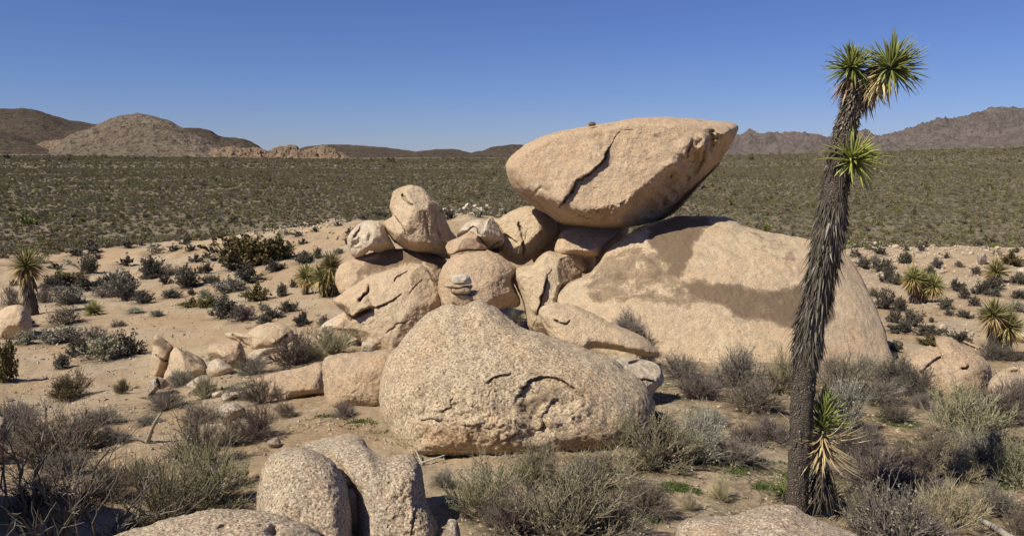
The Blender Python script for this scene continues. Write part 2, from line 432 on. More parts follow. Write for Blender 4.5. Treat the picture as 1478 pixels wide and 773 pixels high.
def build_hills():
    mh_brown = hill_material('hill_brown', (0.33, 0.26, 0.19), (0.27, 0.21, 0.155), (0.08, 0.065, 0.05), 1.5)
    mh_dark = hill_material('hill_dark_brown', (0.135, 0.105, 0.078), (0.17, 0.13, 0.092), (0.055, 0.048, 0.037), 0.9)
    mh_rock = hill_material('hill_boulder_orange', (0.40, 0.295, 0.20), (0.35, 0.25, 0.17), (0.13, 0.095, 0.07), 2.0)
    mh_purple = hill_material('hill_purple_brown', (0.29, 0.235, 0.205), (0.245, 0.20, 0.18), (0.16, 0.135, 0.125), 0.45)
    hill('long dark brown hill at far left', [(-400, 215), (-250, 170), (-120, 160), (0, 160.5), (34, 160), (54, 163), (74, 169), (101, 175.5), (135, 180), (200, 190), (280, 215), (330, 232)], 3000, 900, mh_dark, 26, nu=300, feat=260, seed=1)
    hill('low dark slope in front of far left hill', [(-400, 190), (-100, 186), (0, 188), (27, 196), (51, 206), (71, 216), (95, 226)], 2100, 400, mh_dark, 10, nu=150, feat=120, seed=2)
    hill('low pale rocky ridge below left hills', [(30, 222), (60, 206), (78, 203), (95, 203), (110, 198), (125, 192), (140, 188), (160, 196), (190, 222)], 1990, 200, mh_rock, 14, nu=150, feat=40, seed=3, ridged=True)
    hill('dark hill behind the round rocky dome', [(225, 200), (264, 184), (287, 185), (304, 189), (318, 196), (335, 198), (352, 200), (364, 206), (375, 213), (392, 224), (400, 230)], 2500, 450, mh_dark, 14, nu=180, feat=120, seed=4)
    hill('round boulder-strewn dome hill on left', [(60, 226), (78, 214), (101, 197), (135, 183), (152, 176), (172, 169.5), (196, 165.5), (220, 168), (243, 175.5), (261, 184), (290, 199), (310, 210), (338, 220), (365, 227), (385, 231)], 1850, 330, mh_brown, 12, nu=360, nv=90, feat=60, seed=5)
    hill('low orange boulder pile below dark hill', [(290, 226), (310, 216), (335, 212), (352, 216), (370, 214), (384, 219), (399, 214), (416, 209.5), (428, 212), (436, 219), (446, 216), (457, 213), (470, 211), (484, 217), (497, 224), (510, 231)], 1650, 130, mh_rock, 13, 0.35, nu=360, nv=60, feat=26, seed=6, ridged=True)
    hill('distant low brown hill in the middle', [(410, 225), (440, 212), (470, 208.5), (500, 208.5), (530, 212), (560, 215), (580, 218), (600, 220), (640, 224), (700, 230)], 3600, 900, mh_dark, 18, nu=200, feat=220, seed=7)
    hill('distant hump shaped brown hill', [(560, 228), (590, 221), (612, 217), (630, 215), (655, 215), (670, 218), (684, 221), (700, 226), (730, 231)], 3000, 500, mh_dark, 9, nu=150, feat=150, seed=8)
    hill('distant flat topped hill left of the balanced boulder', [(660, 229), (684, 220), (697, 218), (708, 213), (722, 211), (740, 209.5), (752, 209.5), (765, 214), (800, 222), (850, 230)], 2800, 500, mh_dark, 9, nu=150, feat=150, seed=9)
    hill('long jagged purple mountain range on right', [(980, 215), (1020, 208), (1057, 200.6), (1068, 200), (1081, 193), (1098, 197), (1125, 199), (1142, 196.6), (1169, 199), (1209, 198), (1245, 194), (1276, 195.6), (1293, 199), (1330, 205), (1370, 215), (1400, 222)], 5200, 1700, mh_purple, 85, nu=420, nv=90, feat=420, seed=10, ridged=True)
    hill('high purple mountain at far right', [(1230, 216), (1260, 208), (1293, 198.5), (1317, 190.5), (1337, 184), (1354, 174), (1384, 173), (1404, 169), (1428, 164), (1455, 162), (1478, 162), (1530, 160), (1700, 170), (1900, 200)], 4800, 1700, mh_purple, 85, nu=420, nv=90, feat=400, seed=11, ridged=True)
build_hills()

# ------------------------------------------------------------------ rocks
def poly_dist(P, poly):
    """signed distance (positive inside) of points P (N,2) to a closed polygon"""
    poly = np.asarray(poly, float); Q = np.roll(poly, -1, 0)
    best = np.full(len(P), 1e9); ins = np.zeros(len(P), bool)
    for a, b in zip(poly, Q):
        ab = b - a; t = np.clip(((P - a) @ ab) / (ab @ ab + 1e-9), 0, 1)
        best = np.minimum(best, np.linalg.norm(P - (a + t[:, None] * ab), axis=1))
        c = ((a[1] > P[:, 1]) != (b[1] > P[:, 1]))
        xs = (b[0] - a[0]) * (P[:, 1] - a[1]) / (b[1] - a[1] + 1e-12) + a[0]
        ins ^= c & (P[:, 0] < xs)
    return np.where(ins, best, -best)

def line_dist(P, line):
    """distance and side (+ to the left going along in image with y down => above a left-to-right line is +) """
    line = np.asarray(line, float)
    best = np.full(len(P), 1e9); side = np.zeros(len(P)); tt = np.zeros(len(P)); n = len(line) - 1
    for k in range(n):
        a, b = line[k], line[k + 1]; ab = b - a
        t = ((P - a) @ ab) / (ab @ ab + 1e-9); tc = np.clip(t, 0, 1)
        d = P - (a + tc[:, None] * ab); dd = np.linalg.norm(d, axis=1)
        s = ab[1] * (P[:, 0] - a[0]) - ab[0] * (P[:, 1] - a[1])
        m = dd < best
        best = np.where(m, dd, best); side = np.where(m, np.sign(s), side); tt = np.where(m, (k + tc) / n, tt)
    return best, side, tt

def catmull(p, n=6):
    p = np.asarray(p, float); out = []
    N = len(p)
    for i in range(N):
        p0, p1, p2, p3 = p[i - 1], p[i], p[(i + 1) % N], p[(i + 2) % N]
        for t in np.arange(n) / n:
            out.append(0.5 * (2 * p1 + (p2 - p0) * t + (2 * p0 - 5 * p1 + 4 * p2 - p3) * t * t + (3 * p1 - p0 - 3 * p2 + p3) * t ** 3))
    return np.array(out)

def smin(a, b, k):
    h = np.clip(0.5 + 0.5 * (b - a) / k, 0, 1)
    return b * (1 - h) + a * h - k * h * (1 - h)

def rock(label, outline, D=None, at=None, T=0.5, Tb=None, lean=0.0, mat=None, center=None, a=2.0, b=2.0,
         planes=(), cracks=(), patches=(), stains=(), rusts=(), pits=(), facets=0, res=1.0, rough=1.0, lump=1.0, seed=None, name='boulder',
         smooth=4, cat=None, group=None, push=0.0, back=0.8, sink=0.12):
    """A closed boulder. outline: silhouette in frame pixels; D: distance of its silhouette plane, or at=(px,py): the pixel where
    it meets the ground; T/Tb: thickness in metres in front of / behind that plane; lean: how much farther its top is."""
    seed = seed if seed is not None else int(outline[0][0] * 7 + outline[0][1])
    rg = np.random.default_rng(abs(seed))
    mat = mat or M_TAN
    if D is None:
        D = float(ground(*at)[1]) + push * 0.5
    Tb = T * back if Tb is None else Tb
    outline = np.array(outline, float)
    if at is not None:      # carry the foot of the rock on below the sand
        y1 = outline[:, 1].max(); hgt = y1 - outline[:, 1].min()
        outline[:, 1] += sink * hgt * np.clip((outline[:, 1] - (y1 - 0.3 * hgt)) / (0.3 * hgt), 0, 1)
    O = catmull(outline, smooth)
    A = O; Bq = np.roll(O, -1, 0)
    cr = A[:, 0] * Bq[:, 1] - Bq[:, 0] * A[:, 1]
    cen = np.array([((A[:, 0] + Bq[:, 0]) * cr).sum(), ((A[:, 1] + Bq[:, 1]) * cr).sum()]) / (3 * cr.sum())
    if center is not None: cen = np.array(center, float)
    S = D / F                                  # metres per pixel
    size = math.sqrt(abs(cr.sum()) / 2)        # pixels
    Rm = size * S * 0.56
    ns = int(np.clip(size * 2.6 * res, 28, 460)); nr = int(np.clip(size * 0.75 * res, 9, 130)); nb = max(6, int(nr * 0.3))
    th = np.arange(ns) * 2 * math.pi / ns
    dirs = np.stack([np.cos(th), np.sin(th)], -1)
    rr = np.zeros(ns)
    a0 = O - cen; e = np.roll(O, -1, 0) - O
    for i in range(len(O)):
        den = dirs[:, 0] * e[i, 1] - dirs[:, 1] * e[i, 0]
        with np.errstate(all='ignore'):
            t = (a0[i, 0] * e[i, 1] - a0[i, 1] * e[i, 0]) / den
            u = (a0[i, 0] * dirs[:, 1] - a0[i, 1] * dirs[:, 0]) / den
        ok = (np.abs(den) > 1e-9) & (u >= -1e-6) & (u <= 1 + 1e-6) & (t > 0)
        rr = np.where(ok, np.maximum(rr, t), rr)
    rr = np.where(rr < 1, np.median(rr), rr)
    ytop, ybot = O[:, 1].min(), O[:, 1].max()
    # facet planes, tangent to the swollen shape and pushed in
    fac = []
    for k in range(facets * 2 + 1 if facets else 0):
        ang = rg.uniform(0, 2 * math.pi); s0 = rg.uniform(0.15, 0.8)
        fac.append((ang, s0, rg.uniform(0.05, 0.13) * (1.6 if facets >= 3 else 1.0)))
    def inflate(s):
        return T * np.clip(1 - np.clip(s, 0, 1) ** a, 0, 1) ** (1 / b)
    def front(PX, PY, s):
        h = inflate(s)
        X = (PX - cen[0]) * S; Z = -(PY - cen[1]) * S
        for (qx, qy, h0, gx, gz, *kk) in planes:
            hp = h0 + gx * (X - (qx - cen[0]) * S) + gz * (Z + (qy - cen[1]) * S)
            h = np.maximum(smin(h, hp, kk[0] if kk else 0.12 * T), -0.2 * T)
        for ang, s0, cut in fac:
            j = int(ang / (2 * math.pi) * ns) % ns
            x0 = dirs[j, 0] * rr[j] * s0 * S; z0 = -dirs[j, 1] * rr[j] * s0 * S
            hh = inflate(s0); d = 0.02
            sl = (inflate(s0 + d) - hh) / (d * rr[j] * S)
            gx, gz = sl * dirs[j, 0], -sl * dirs[j, 1]
            hp = hh - cut * T + gx * (X - x0) + gz * (Z - z0)
            h = smin(h, hp, 0.028 * T)
        return h
    phi = np.linspace(0, math.pi / 2, nr + 1)[1:]
    sf = 0.65 * np.sin(phi) + 0.35 * (np.arange(1, nr + 1) / nr)
    rings_s = sf; sb = np.sin(np.linspace(math.pi / 2, 0, nb + 1))[1:-1]
    allPX, allPY, allH = [cen[0:1] * 1.0], [cen[1:2] * 1.0], [front(cen[0:1], cen[1:2], np.zeros(1))]
    for s in rings_s:
        PX = cen[0] + dirs[:, 0] * rr * s; PY = cen[1] + dirs[:, 1] * rr * s
        allPX.append(PX); allPY.append(PY); allH.append(front(PX, PY, np.full(ns, s)))
    for s in sb:
        PX = cen[0] + dirs[:, 0] * rr * s; PY = cen[1] + dirs[:, 1] * rr * s
        allPX.append(PX); allPY.append(PY); allH.append(-Tb * np.sqrt(np.clip(1 - s ** 2, 0, 1)) * np.ones(ns))
    allPX.append(cen[0:1] * 1.0); allPY.append(cen[1:2] * 1.0); allH.append(np.array([-Tb]))
    PX = np.concatenate(allPX); PY = np.concatenate(allPY); H = np.concatenate(allH)
    nf = 1 + nr * ns
    isf = np.arange(len(PX)) < nf
    svec = np.concatenate([[0], np.repeat(rings_s, ns), np.repeat(sb, ns), [0]])
    edge = np.clip((1 - svec) * 6, 0, 1)
    P2 = np.stack([PX, PY], -1)
    crack_a = np.zeros(len(PX))
    jit = fbm(np.stack([PX * 0.09, PY * 0.09, PX * 0 + seed % 97], -1), 3)
    jit2 = fbm(np.stack([PX * 0.05, PY * 0.05, PX * 0 + 50 + seed % 97], -1), 3)
    for ck in cracks:
        ln, wd, dp = ck[0], ck[1], ck[2]
        st = ck[3] if len(ck) > 3 else 0.0; L = ck[4] if len(ck) > 4 else 12.0
        Pj = P2 + np.stack([jit, jit2], -1) * min(5.0, 1.0 + size * 0.01)
        d, sd_, tt = line_dist(Pj, ln)
        fade = sstep(0, 0.12, tt) * sstep(1, 0.85, tt) * 0.85 + 0.15
        g = np.exp(-(d / wd) ** 2) * fade
        f = isf * edge
        H = H - dp * g * f
        if st: H = H + st * np.exp(-(d / L) ** 1.5) * np.where(sd_ * (1 if st > 0 else 1) > 0, 1, 0) * sstep(0, wd * 1.2, d) * fade * f
        crack_a = np.maximum(crack_a, np.exp(-(d / max(1.0, wd * 0.75)) ** 2) * fade * isf * min(1, dp / (0.05)))
    for (qx, qy, rx, ry, dp) in pits:
        g = np.exp(-(((P2[:, 0] - qx) / rx) ** 2 + ((P2[:, 1] - qy) / ry) ** 2) ** 1.3)
        H = H - dp * g * isf * edge
    for (poly, am, fq) in patches:
        mk = sstep(-4, 14, poly_dist(P2, poly)) * isf * edge
        qq = np.stack([PX * S * fq, PY * S * fq, PX * 0 + 3.3], -1)
        H = H + am * mk * (fbm(qq, 5, 0.6, ridged=True) - 0.35)
    tn = np.clip((ybot - PY) / (ybot - ytop), 0, 1)
    stain = np.zeros(len(PX)) ; rust = np.zeros(len(PX))
    for poly, strength in stains:
        stain = np.maximum(stain, strength * sstep(-7, 9, poly_dist(P2 + np.stack([jit, jit2], -1) * 4, poly)))
    for poly, strength in rusts:
        rust = np.maximum(rust, strength * sstep(-6, 14, poly_dist(P2, poly)))
    stain = np.where(isf, stain, stain.mean()) ; stain = stain + np.where(stain <= 0, -0.6, 0)
    Dp = D + lean * tn - H
    V = CAM + ray(PX, PY) * Dp[:, None]
    # faces
    tris = []; quads = []
    j = np.arange(ns); jn = (j + 1) % ns
    tris.append(np.stack([np.zeros(ns, int), 1 + j, 1 + jn], -1))
    nrings = nr + len(sb)
    for i in range(nrings - 1):
        o0 = 1 + i * ns; o1 = o0 + ns
        quads.append(np.stack([o0 + j, o1 + j, o1 + jn, o0 + jn], -1))
    last = len(PX) - 1; o0 = 1 + (nrings - 1) * ns
    tris.append(np.stack([o0 + jn, o0 + j, np.full(ns, last)], -1)[:, [0, 1, 2]])
    tris = np.concatenate(tris); quads = np.concatenate(quads)
    at_ = np.concatenate([tris, quads[:, [0, 1, 2]], quads[:, [0, 2, 3]]])
    N = vnormals(V, at_)
    q0 = V / max(Rm, 0.05)
    amp = Rm * lump * 0.038 * fbm(q0 * 1.1 + seed % 31, 3)
    amp = amp + Rm * rough * 0.009 * fbm(q0 * 5 + 3, 4, 0.6)
    fine = fbm(V * 9 + seed % 13, 4, 0.65)
    amp = amp + 0.009 * rough * min(1.0, Rm * 2) * fine
    cut = fbm(q0 * 2.4 + 40 + seed % 11, 3, 0.5, ridged=True)
    amp = amp - Rm * rough * 0.014 * np.clip(cut, 0, 1)
    # outward direction
    c3 = V.mean(0)
    sgn = 1.0 if ((V - c3) * N).sum() > 0 else -1.0
    if sgn < 0:
        quads = quads[:, ::-1]; tris = tris[:, ::-1]
    keep = np.where(isf, 1.0, 1.0)
    V = V + N * sgn * (amp * keep)[:, None]
    base = np.array([V[:, 0].mean(), V[:, 1].mean(), V[:, 2].min()])
    me = mesh_np(name, V - base, quads, tris, [mat], True, {'stain': stain, 'rust': rust, 'crack': crack_a})
    o = link(name, me, None, base, label, cat or ('boulder' if name == 'boulder' else name.replace('_', ' ')), group)
    return o


def Z(ox, oy, s, *pts):
    return [(ox + x / s, oy + y / s) for x, y in pts]
def Z5(*p): return Z(470, 250, 3.5135, *p)
def Z6(*p): return Z(710, 150, 3.5135, *p)
def Z7(*p): return Z(740, 300, 3.5135, *p)
def Z8(*p): return Z(540, 430, 3.221, *p)
def Z4(*p): return Z(340, 340, 3.5135, *p)
def Z3(*p): return Z(340, 540, 3.319, *p)
def Z1(*p): return Z(0, 340, 3.5135, *p)
def ZA(*p): return Z(200, 460, 5.1536, *p)
def ZB(*p): return Z(600, 270, 7.728, *p)
def ZR(*p): return Z(1180, 340, 3.5135, *p)

M_WHITE = rock_material('granite_whitish', (0.72, 0.64, 0.52), (0.66, 0.56, 0.42), (0.45, 0.38, 0.3), 40, 0.25)

def build_rocks():
    R = rock
    # the balanced boulder
    R('huge wedge shaped boulder balanced on the rock dome, diagonal crack in its face',
      [(730, 247), (731, 235), (741, 222), (757, 211), (795, 193), (844, 183), (881, 177), (926, 169), (966, 168.5), (1017, 173), (1056, 177), (1066, 184), (1062, 198), (1051, 216),
       (1037, 238), (1012, 264), (989, 290), (968, 310), (938, 322), (886, 330), (838, 327), (810, 322), (787, 307), (764, 293), (741, 271)],
      D=16.7, T=2.2, Tb=1.7, mat=M_PINK, a=2.6, b=1.8, center=(900, 250), res=1.25, lump=0.35, rough=0.8,
      planes=[(949, 259, 1.46, -1.7, 2.0, 0.05), (900, 240, 1.32, 0.18, -0.42, 0.25), (1000, 190, 1.1, -0.25, -0.6, 0.2), (760, 280, 1.15, 0.9, 1.3, 0.12)],
      cracks=[([(803, 308), (815, 289), (832, 264), (852, 250), (866, 238), (874, 230), (876, 220), (882, 209)], 1.1, 0.08, 0.15, 42),
              (Z6((980, 280), (1000, 230), (1010, 180)), 2.0, 0.10, 0.1, 10), (Z6((1050, 330), (1070, 260), (1090, 190)), 3, 0.12, 0.1, 8),
              (Z6((1110, 240), (1120, 180), (1125, 130)), 3, 0.12), (Z6((900, 430), (910, 380), (930, 330)), 3, 0.08),
              (Z6((200, 470), (250, 420), (300, 440)), 2, 0.05), (Z6((680, 135), (720, 135)), 1.5, 0.03), (Z6((140, 440), (220, 500), (270, 540)), 2.5, 0.08)],
      patches=[([(800, 312), (880, 292), (930, 270), (975, 225), (1000, 195), (1060, 178), (1070, 200), (1000, 290), (930, 330), (820, 330)], 0.22, 1.6), ([(735, 250), (790, 285), (810, 300), (800, 320), (760, 300), (735, 275)], 0.08, 3.5), ([(740, 225), (870, 185), (1040, 185), (950, 250), (840, 300), (760, 270)], 0.02, 2.5)],
      pits=[(990, 262, 6, 10, 0.12), (1004, 232, 7, 14, 0.16), (1026, 200, 8, 12, 0.14), (970, 282, 5, 6, 0.08), (958, 297, 4, 4, 0.06)],
      stains=[(Z6((815, 150), (860, 145), (855, 165), (820, 168)), 0.75), (Z6((880, 120), (930, 130), (925, 138), (885, 136)), 0.7), (Z6((170, 240), (200, 235), (230, 275), (190, 265)), 0.45)])
    R('small dark stone perched on top edge of the balanced boulder', [(849, 179.5), (851, 176.5), (855, 175.5), (859, 177), (860, 181), (855, 182), (850, 182)], D=16.0, T=0.05, mat=M_GREY, name='stone', res=1, rough=1, seed=5,
      stains=[([(840, 170), (870, 170), (870, 190), (840, 190)], 1.0)])
    # the dome that carries it
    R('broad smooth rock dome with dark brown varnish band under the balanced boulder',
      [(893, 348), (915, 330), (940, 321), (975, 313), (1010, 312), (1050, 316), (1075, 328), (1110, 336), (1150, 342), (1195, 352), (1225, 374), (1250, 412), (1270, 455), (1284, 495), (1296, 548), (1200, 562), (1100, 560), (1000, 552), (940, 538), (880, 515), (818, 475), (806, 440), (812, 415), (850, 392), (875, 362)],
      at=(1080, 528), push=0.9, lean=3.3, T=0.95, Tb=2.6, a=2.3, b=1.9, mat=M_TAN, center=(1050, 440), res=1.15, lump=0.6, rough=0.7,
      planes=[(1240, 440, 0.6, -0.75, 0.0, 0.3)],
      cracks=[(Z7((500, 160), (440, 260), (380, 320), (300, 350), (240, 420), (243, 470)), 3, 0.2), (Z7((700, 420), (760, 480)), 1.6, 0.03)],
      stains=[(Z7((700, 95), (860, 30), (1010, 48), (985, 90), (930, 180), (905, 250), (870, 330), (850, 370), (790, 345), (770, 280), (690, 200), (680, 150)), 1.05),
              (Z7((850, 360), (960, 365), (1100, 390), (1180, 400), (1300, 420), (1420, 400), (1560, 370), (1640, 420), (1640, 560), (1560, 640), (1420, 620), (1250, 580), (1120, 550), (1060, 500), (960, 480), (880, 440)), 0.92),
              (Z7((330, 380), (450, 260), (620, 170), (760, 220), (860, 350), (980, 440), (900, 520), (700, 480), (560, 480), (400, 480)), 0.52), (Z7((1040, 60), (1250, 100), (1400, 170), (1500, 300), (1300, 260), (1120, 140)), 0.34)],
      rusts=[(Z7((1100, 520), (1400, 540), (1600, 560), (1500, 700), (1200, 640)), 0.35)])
    R('flat pale stone lying on the dome just below the balanced boulder', Z7((638, 158), (655, 146), (685, 147), (688, 158), (665, 166), (645, 167)), D=15.6, T=0.10, mat=M_PALE, name='stone', rough=1)
    # stones under the boulder
    R('filler rock added deep in the gap beneath the balanced boulder to keep it dark', [(770, 322), (800, 312), (850, 318), (905, 322), (900, 350), (860, 385), (810, 400), (775, 385), (762, 350)], D=18.2, T=0.4, mat=M_TAN)  # added to close the gap, so no sunlit ground shows through it
    R('blocky rock wedged under balanced boulder, its right half in deep shade',
      ZB((860, 370), (930, 345), (990, 315), (1080, 265), (1170, 225), (1290, 210), (1480, 250), (1580, 420), (1560, 540), (1450, 660), (1380, 720), (1210, 860), (1100, 850), (960, 780), (880, 690), (840, 560)),
      D=17.5, T=1.0, Tb=0.9, lean=0.4, a=2.6, b=1.8, mat=M_TAN, facets=2, res=1.5, lump=0.5,
      planes=[(752, 320, 0.75, 0.35, -0.3, 0.08)],
      cracks=[(ZB((890, 370), (930, 460), (1000, 530), (1060, 570), (1150, 640)), 1.2, 0.10, 0.07, 14), (ZB((1200, 760), (1195, 650), (1210, 590)), 1.5, 0.14, 0.16, 15), (ZB((1150, 420), (1170, 480)), 1.3, 0.08), (ZB((1140, 380), (1150, 430), (1190, 500), (1200, 600)), 1.4, 0.08, 0.0)],)
    R('angular split block left of the shaded rock beneath balanced boulder',
      ZB((460, 540), (500, 470), (580, 385), (700, 358), (780, 370), (830, 335), (870, 360), (920, 440), (960, 500), (990, 580), (940, 720), (880, 730), (800, 690), (740, 620), (600, 620), (500, 600)),
      D=16.7, T=0.8, a=2.8, b=1.8, mat=M_PALE, facets=4, res=1.8, lump=0.5,
      cracks=[(ZB((470, 540), (560, 490), (640, 440), (690, 480), (730, 560)), 1.4, 0.08, 0.06, 10), (ZB((840, 690), (870, 640), (930, 600), (985, 590)), 1.6, 0.12, 0.12, 12)])
    R('low flat topped rock resting on rounded boulder below the split block',
      ZB((325, 620), (460, 570), (600, 500), (700, 520), (740, 610), (810, 690), (700, 710), (560, 715), (430, 745), (370, 755), (340, 690)),
      D=16.2, T=0.5, a=3, b=1.6, mat=M_PINK, facets=3, res=1.8, lump=0.5,
      planes=[(680, 350, 0.40, 0.0, -0.2, 0.05)])
    R('tall cone shaped tan boulder standing on the dark slab at left',
      [(564, 287), (567, 277), (577, 271), (595, 267), (609, 271), (624, 286), (638, 301), (644, 318), (652, 335), (659, 343), (655, 352), (645, 358), (650, 372), (638, 371), (624, 367), (607, 366), (589, 361), (570, 350), (559, 334), (555, 321), (566, 312), (562, 298)],
      D=17.6, T=1.1, a=2.3, b=1.8, mat=M_TAN, facets=3, res=1.7, lump=0.7, center=(605, 325),
      planes=[(600, 355, 0.72, 0.0, 2.2, 0.06)],
      cracks=[(ZB((-350, 200), (-310, 230), (-250, 300), (-190, 370), (-130, 480), (-90, 540)), 1.3, 0.10, 0.05, 16), (Z5((385, 105), (410, 140), (445, 168)), 2, 0.16, 0.05, 8), (Z5((500, 190), (510, 240), (520, 330)), 1.6, 0.04), (Z5((550, 170), (560, 260), (580, 340)), 2, 0.05), (Z5((575, 180), (590, 205)), 2.4, 0.18)])
    R('small pitted rock left of the cone boulder', [(501, 349), (504, 338), (512, 329), (524, 320), (538, 318), (552, 323), (559, 337), (566, 350), (571, 359), (558, 361), (544, 364), (533, 361), (526, 368), (514, 371), (506, 366)],
      D=17.4, T=0.7, a=2.4, b=1.8, mat=M_PALE, facets=3, res=2, center=(535, 345),
      pits=[(513, 351, 4, 4, 0.09), (518, 347, 3, 5, 0.09), (512, 342, 3, 3, 0.07), (534, 343, 4, 6, 0.10), (508, 357, 3, 3, 0.06), (516, 358, 3, 2, 0.05)],
      stains=[([(505, 358), (520, 350), (530, 360), (520, 368), (508, 366)], 0.5)],
      cracks=[(ZB((-700, 560), (-630, 480), (-610, 420), (-600, 380)), 1.5, 0.08, 0, 8)])
    R('long low slab with dark varnished top behind the lion head slab',
      [(484, 396), (492, 381), (508, 373), (527, 367), (545, 362), (564, 359), (586, 359), (607, 361), (626, 366), (644, 373), (648, 390), (640, 420), (600, 440), (540, 430), (500, 428), (486, 415)],
      D=16.8, lean=0.9, T=0.7, a=2.4, b=1.7, mat=M_PINK, res=1.3, lump=0.5, center=(570, 392),
      planes=[(560, 380, 0.42, 0.1, -0.5, 0.1)],
      stains=[([(500, 420), (515, 396), (533, 375), (560, 360), (600, 360), (626, 366), (646, 374), (640, 390), (620, 384), (600, 379), (565, 386), (530, 398)], 0.95)])
    R('big sloping pale slab shaped like a lion head, undercut crack on its left',
      [(480, 435), (487, 427), (513, 409), (532, 400), (564, 388), (601, 381), (615, 386), (627, 404), (638, 427), (637, 450), (628, 480), (600, 520), (570, 530), (545, 508), (524, 505), (522, 492), (500, 480), (478, 474), (488, 462), (493, 450)],
      at=(540, 503), push=0.2, lean=0.9, T=0.9, a=2.4, b=1.8, mat=M_TAN, res=1.5, lump=0.4, facets=2, center=(570, 450),
      planes=[(560, 430, 0.72, 0.1, -0.35, 0.2)],
      cracks=[(Z4((490, 362), (530, 370), (590, 417), (640, 390), (700, 368)), 2.6, 0.28, 0.22, 26), (Z4((700, 368), (780, 340), (850, 290)), 1.2, 0.05, 0.04, 12),
              (Z4((620, 340), (650, 305), (672, 290), (680, 250)), 2.2, 0.22, 0.08, 10), (Z4((800, 240), (840, 200), (880, 170)), 1.2, 0.06, 0.03, 10), (Z4((885, 300), (910, 260), (950, 220)), 1.1, 0.04),
              (Z4((760, 500), (820, 450), (870, 430)), 1.1, 0.04)])
    R('low wedge of rock at lower left foot of the lion head slab', [(462, 475), (472, 463), (488, 455), (500, 450), (512, 458), (515, 472), (505, 484), (480, 482)], at=(490, 481), push=0.35, T=0.3, mat=M_PALE, res=1.6, facets=3)
    R('small white square stone under the lower edge of lion head slab', [(522, 496), (525, 493), (536, 494), (543, 497), (541, 502), (538, 509), (523, 507)], at=(530, 508), push=-0.25, T=0.12, a=4, b=1.3, mat=M_PALE, name='stone', res=1.4, lump=0.4, facets=2)
    R('rounded pinkish boulder between lion head slab and the dome, behind the cairn',
      [(632, 411), (637, 390), (650, 373), (675, 364), (706, 362), (726, 371), (745, 387), (741, 408), (750, 430), (748, 442), (722, 447), (700, 470), (660, 465), (640, 445), (634, 428)],
      D=15.5, lean=0.5, T=1.0, a=2.8, b=1.8, mat=M_PINK, res=1.4, lump=0.4, facets=2,
      planes=[(690, 400, 0.82, 0.0, -0.35, 0.15), (740, 400, 0.55, -0.7, 0, 0.1)])
    R('upright cracked rock wall between rounded boulder and the dome',
      [(737, 398), (746, 387), (768, 382), (776, 372), (790, 362), (805, 364), (830, 368), (857, 370), (856, 390), (842, 398), (826, 404), (815, 414), (812, 440), (806, 470), (790, 486), (765, 475), (756, 440), (748, 420)],
      D=15.3, lean=0.8, T=0.85, a=2.6, b=1.8, mat=M_TAN, res=1.5, lump=0.5, facets=2,
      cracks=[(Z7((120, 545), (140, 480), (155, 430), (165, 370), (180, 340)), 1.3, 0.08, 0.16, 16), (Z7((300, 350), (340, 335), (350, 325), (320, 290)), 1.2, 0.10, 0.04, 8), (Z7((345, 328), (385, 322), (410, 270)), 1.4, 0.12), (Z7((240, 470), (245, 430), (290, 390)), 1.8, 0.15, 0.05, 8)])
    R('flat orange tan block lying in shade directly under balanced boulder',
      [(800, 361), (804, 347), (812, 334), (830, 328), (870, 327), (898, 330), (889, 343), (878, 352), (866, 368), (853, 371), (830, 369), (808, 369)],
      D=16.2, lean=0.5, T=0.6, a=3.2, b=1.5, mat=M_PINK, res=1.5, lump=0.4, planes=[(840, 352, 0.44, 0.0, -0.9, 0.05)])
    R('fish shaped smooth slab leaning on the foot of the dome',
      [(777, 452), (786, 440), (806, 436.5), (828, 439.5), (854, 451), (888, 468), (928, 486), (944, 500), (951, 511), (938, 514), (922, 512), (894, 506), (856, 502), (840, 512), (810, 505), (790, 480)],
      D=12.2, lean=0.7, T=0.5, a=2.4, b=1.7, mat=M_TAN, res=1.5, lump=0.4, center=(850, 475),
      planes=[(880, 490, 0.42, -0.1, -0.35, 0.1)],
      cracks=[(Z7((205, 565), (235, 580), (275, 585), (295, 570)), 1.4, 0.08, 0.04, 8), (Z7((130, 545), (160, 580), (195, 618)), 1.8, 0.12)])
    R('knobbly pale rock right of the large front boulder, below the fish shaped slab',
      [(850, 509), (866, 511), (890, 513), (925, 518), (946, 524), (955, 534), (958, 552), (944, 566), (936, 583), (905, 600), (870, 590), (852, 550)],
      at=(930, 585), push=0.0, lean=0.5, T=0.5, a=2.4, b=1.7, mat=M_PALE, res=1.4, lump=0.9, facets=3,
      cracks=[(Z8((1210, 385), (1250, 380), (1300, 388)), 1.4, 0.07, 0.04, 7), (Z8((1190, 430), (1215, 445)), 2.5, 0.15), (Z8((1180, 300), (1240, 290), (1300, 275)), 2.0, 0.1, -0.0, 8)])
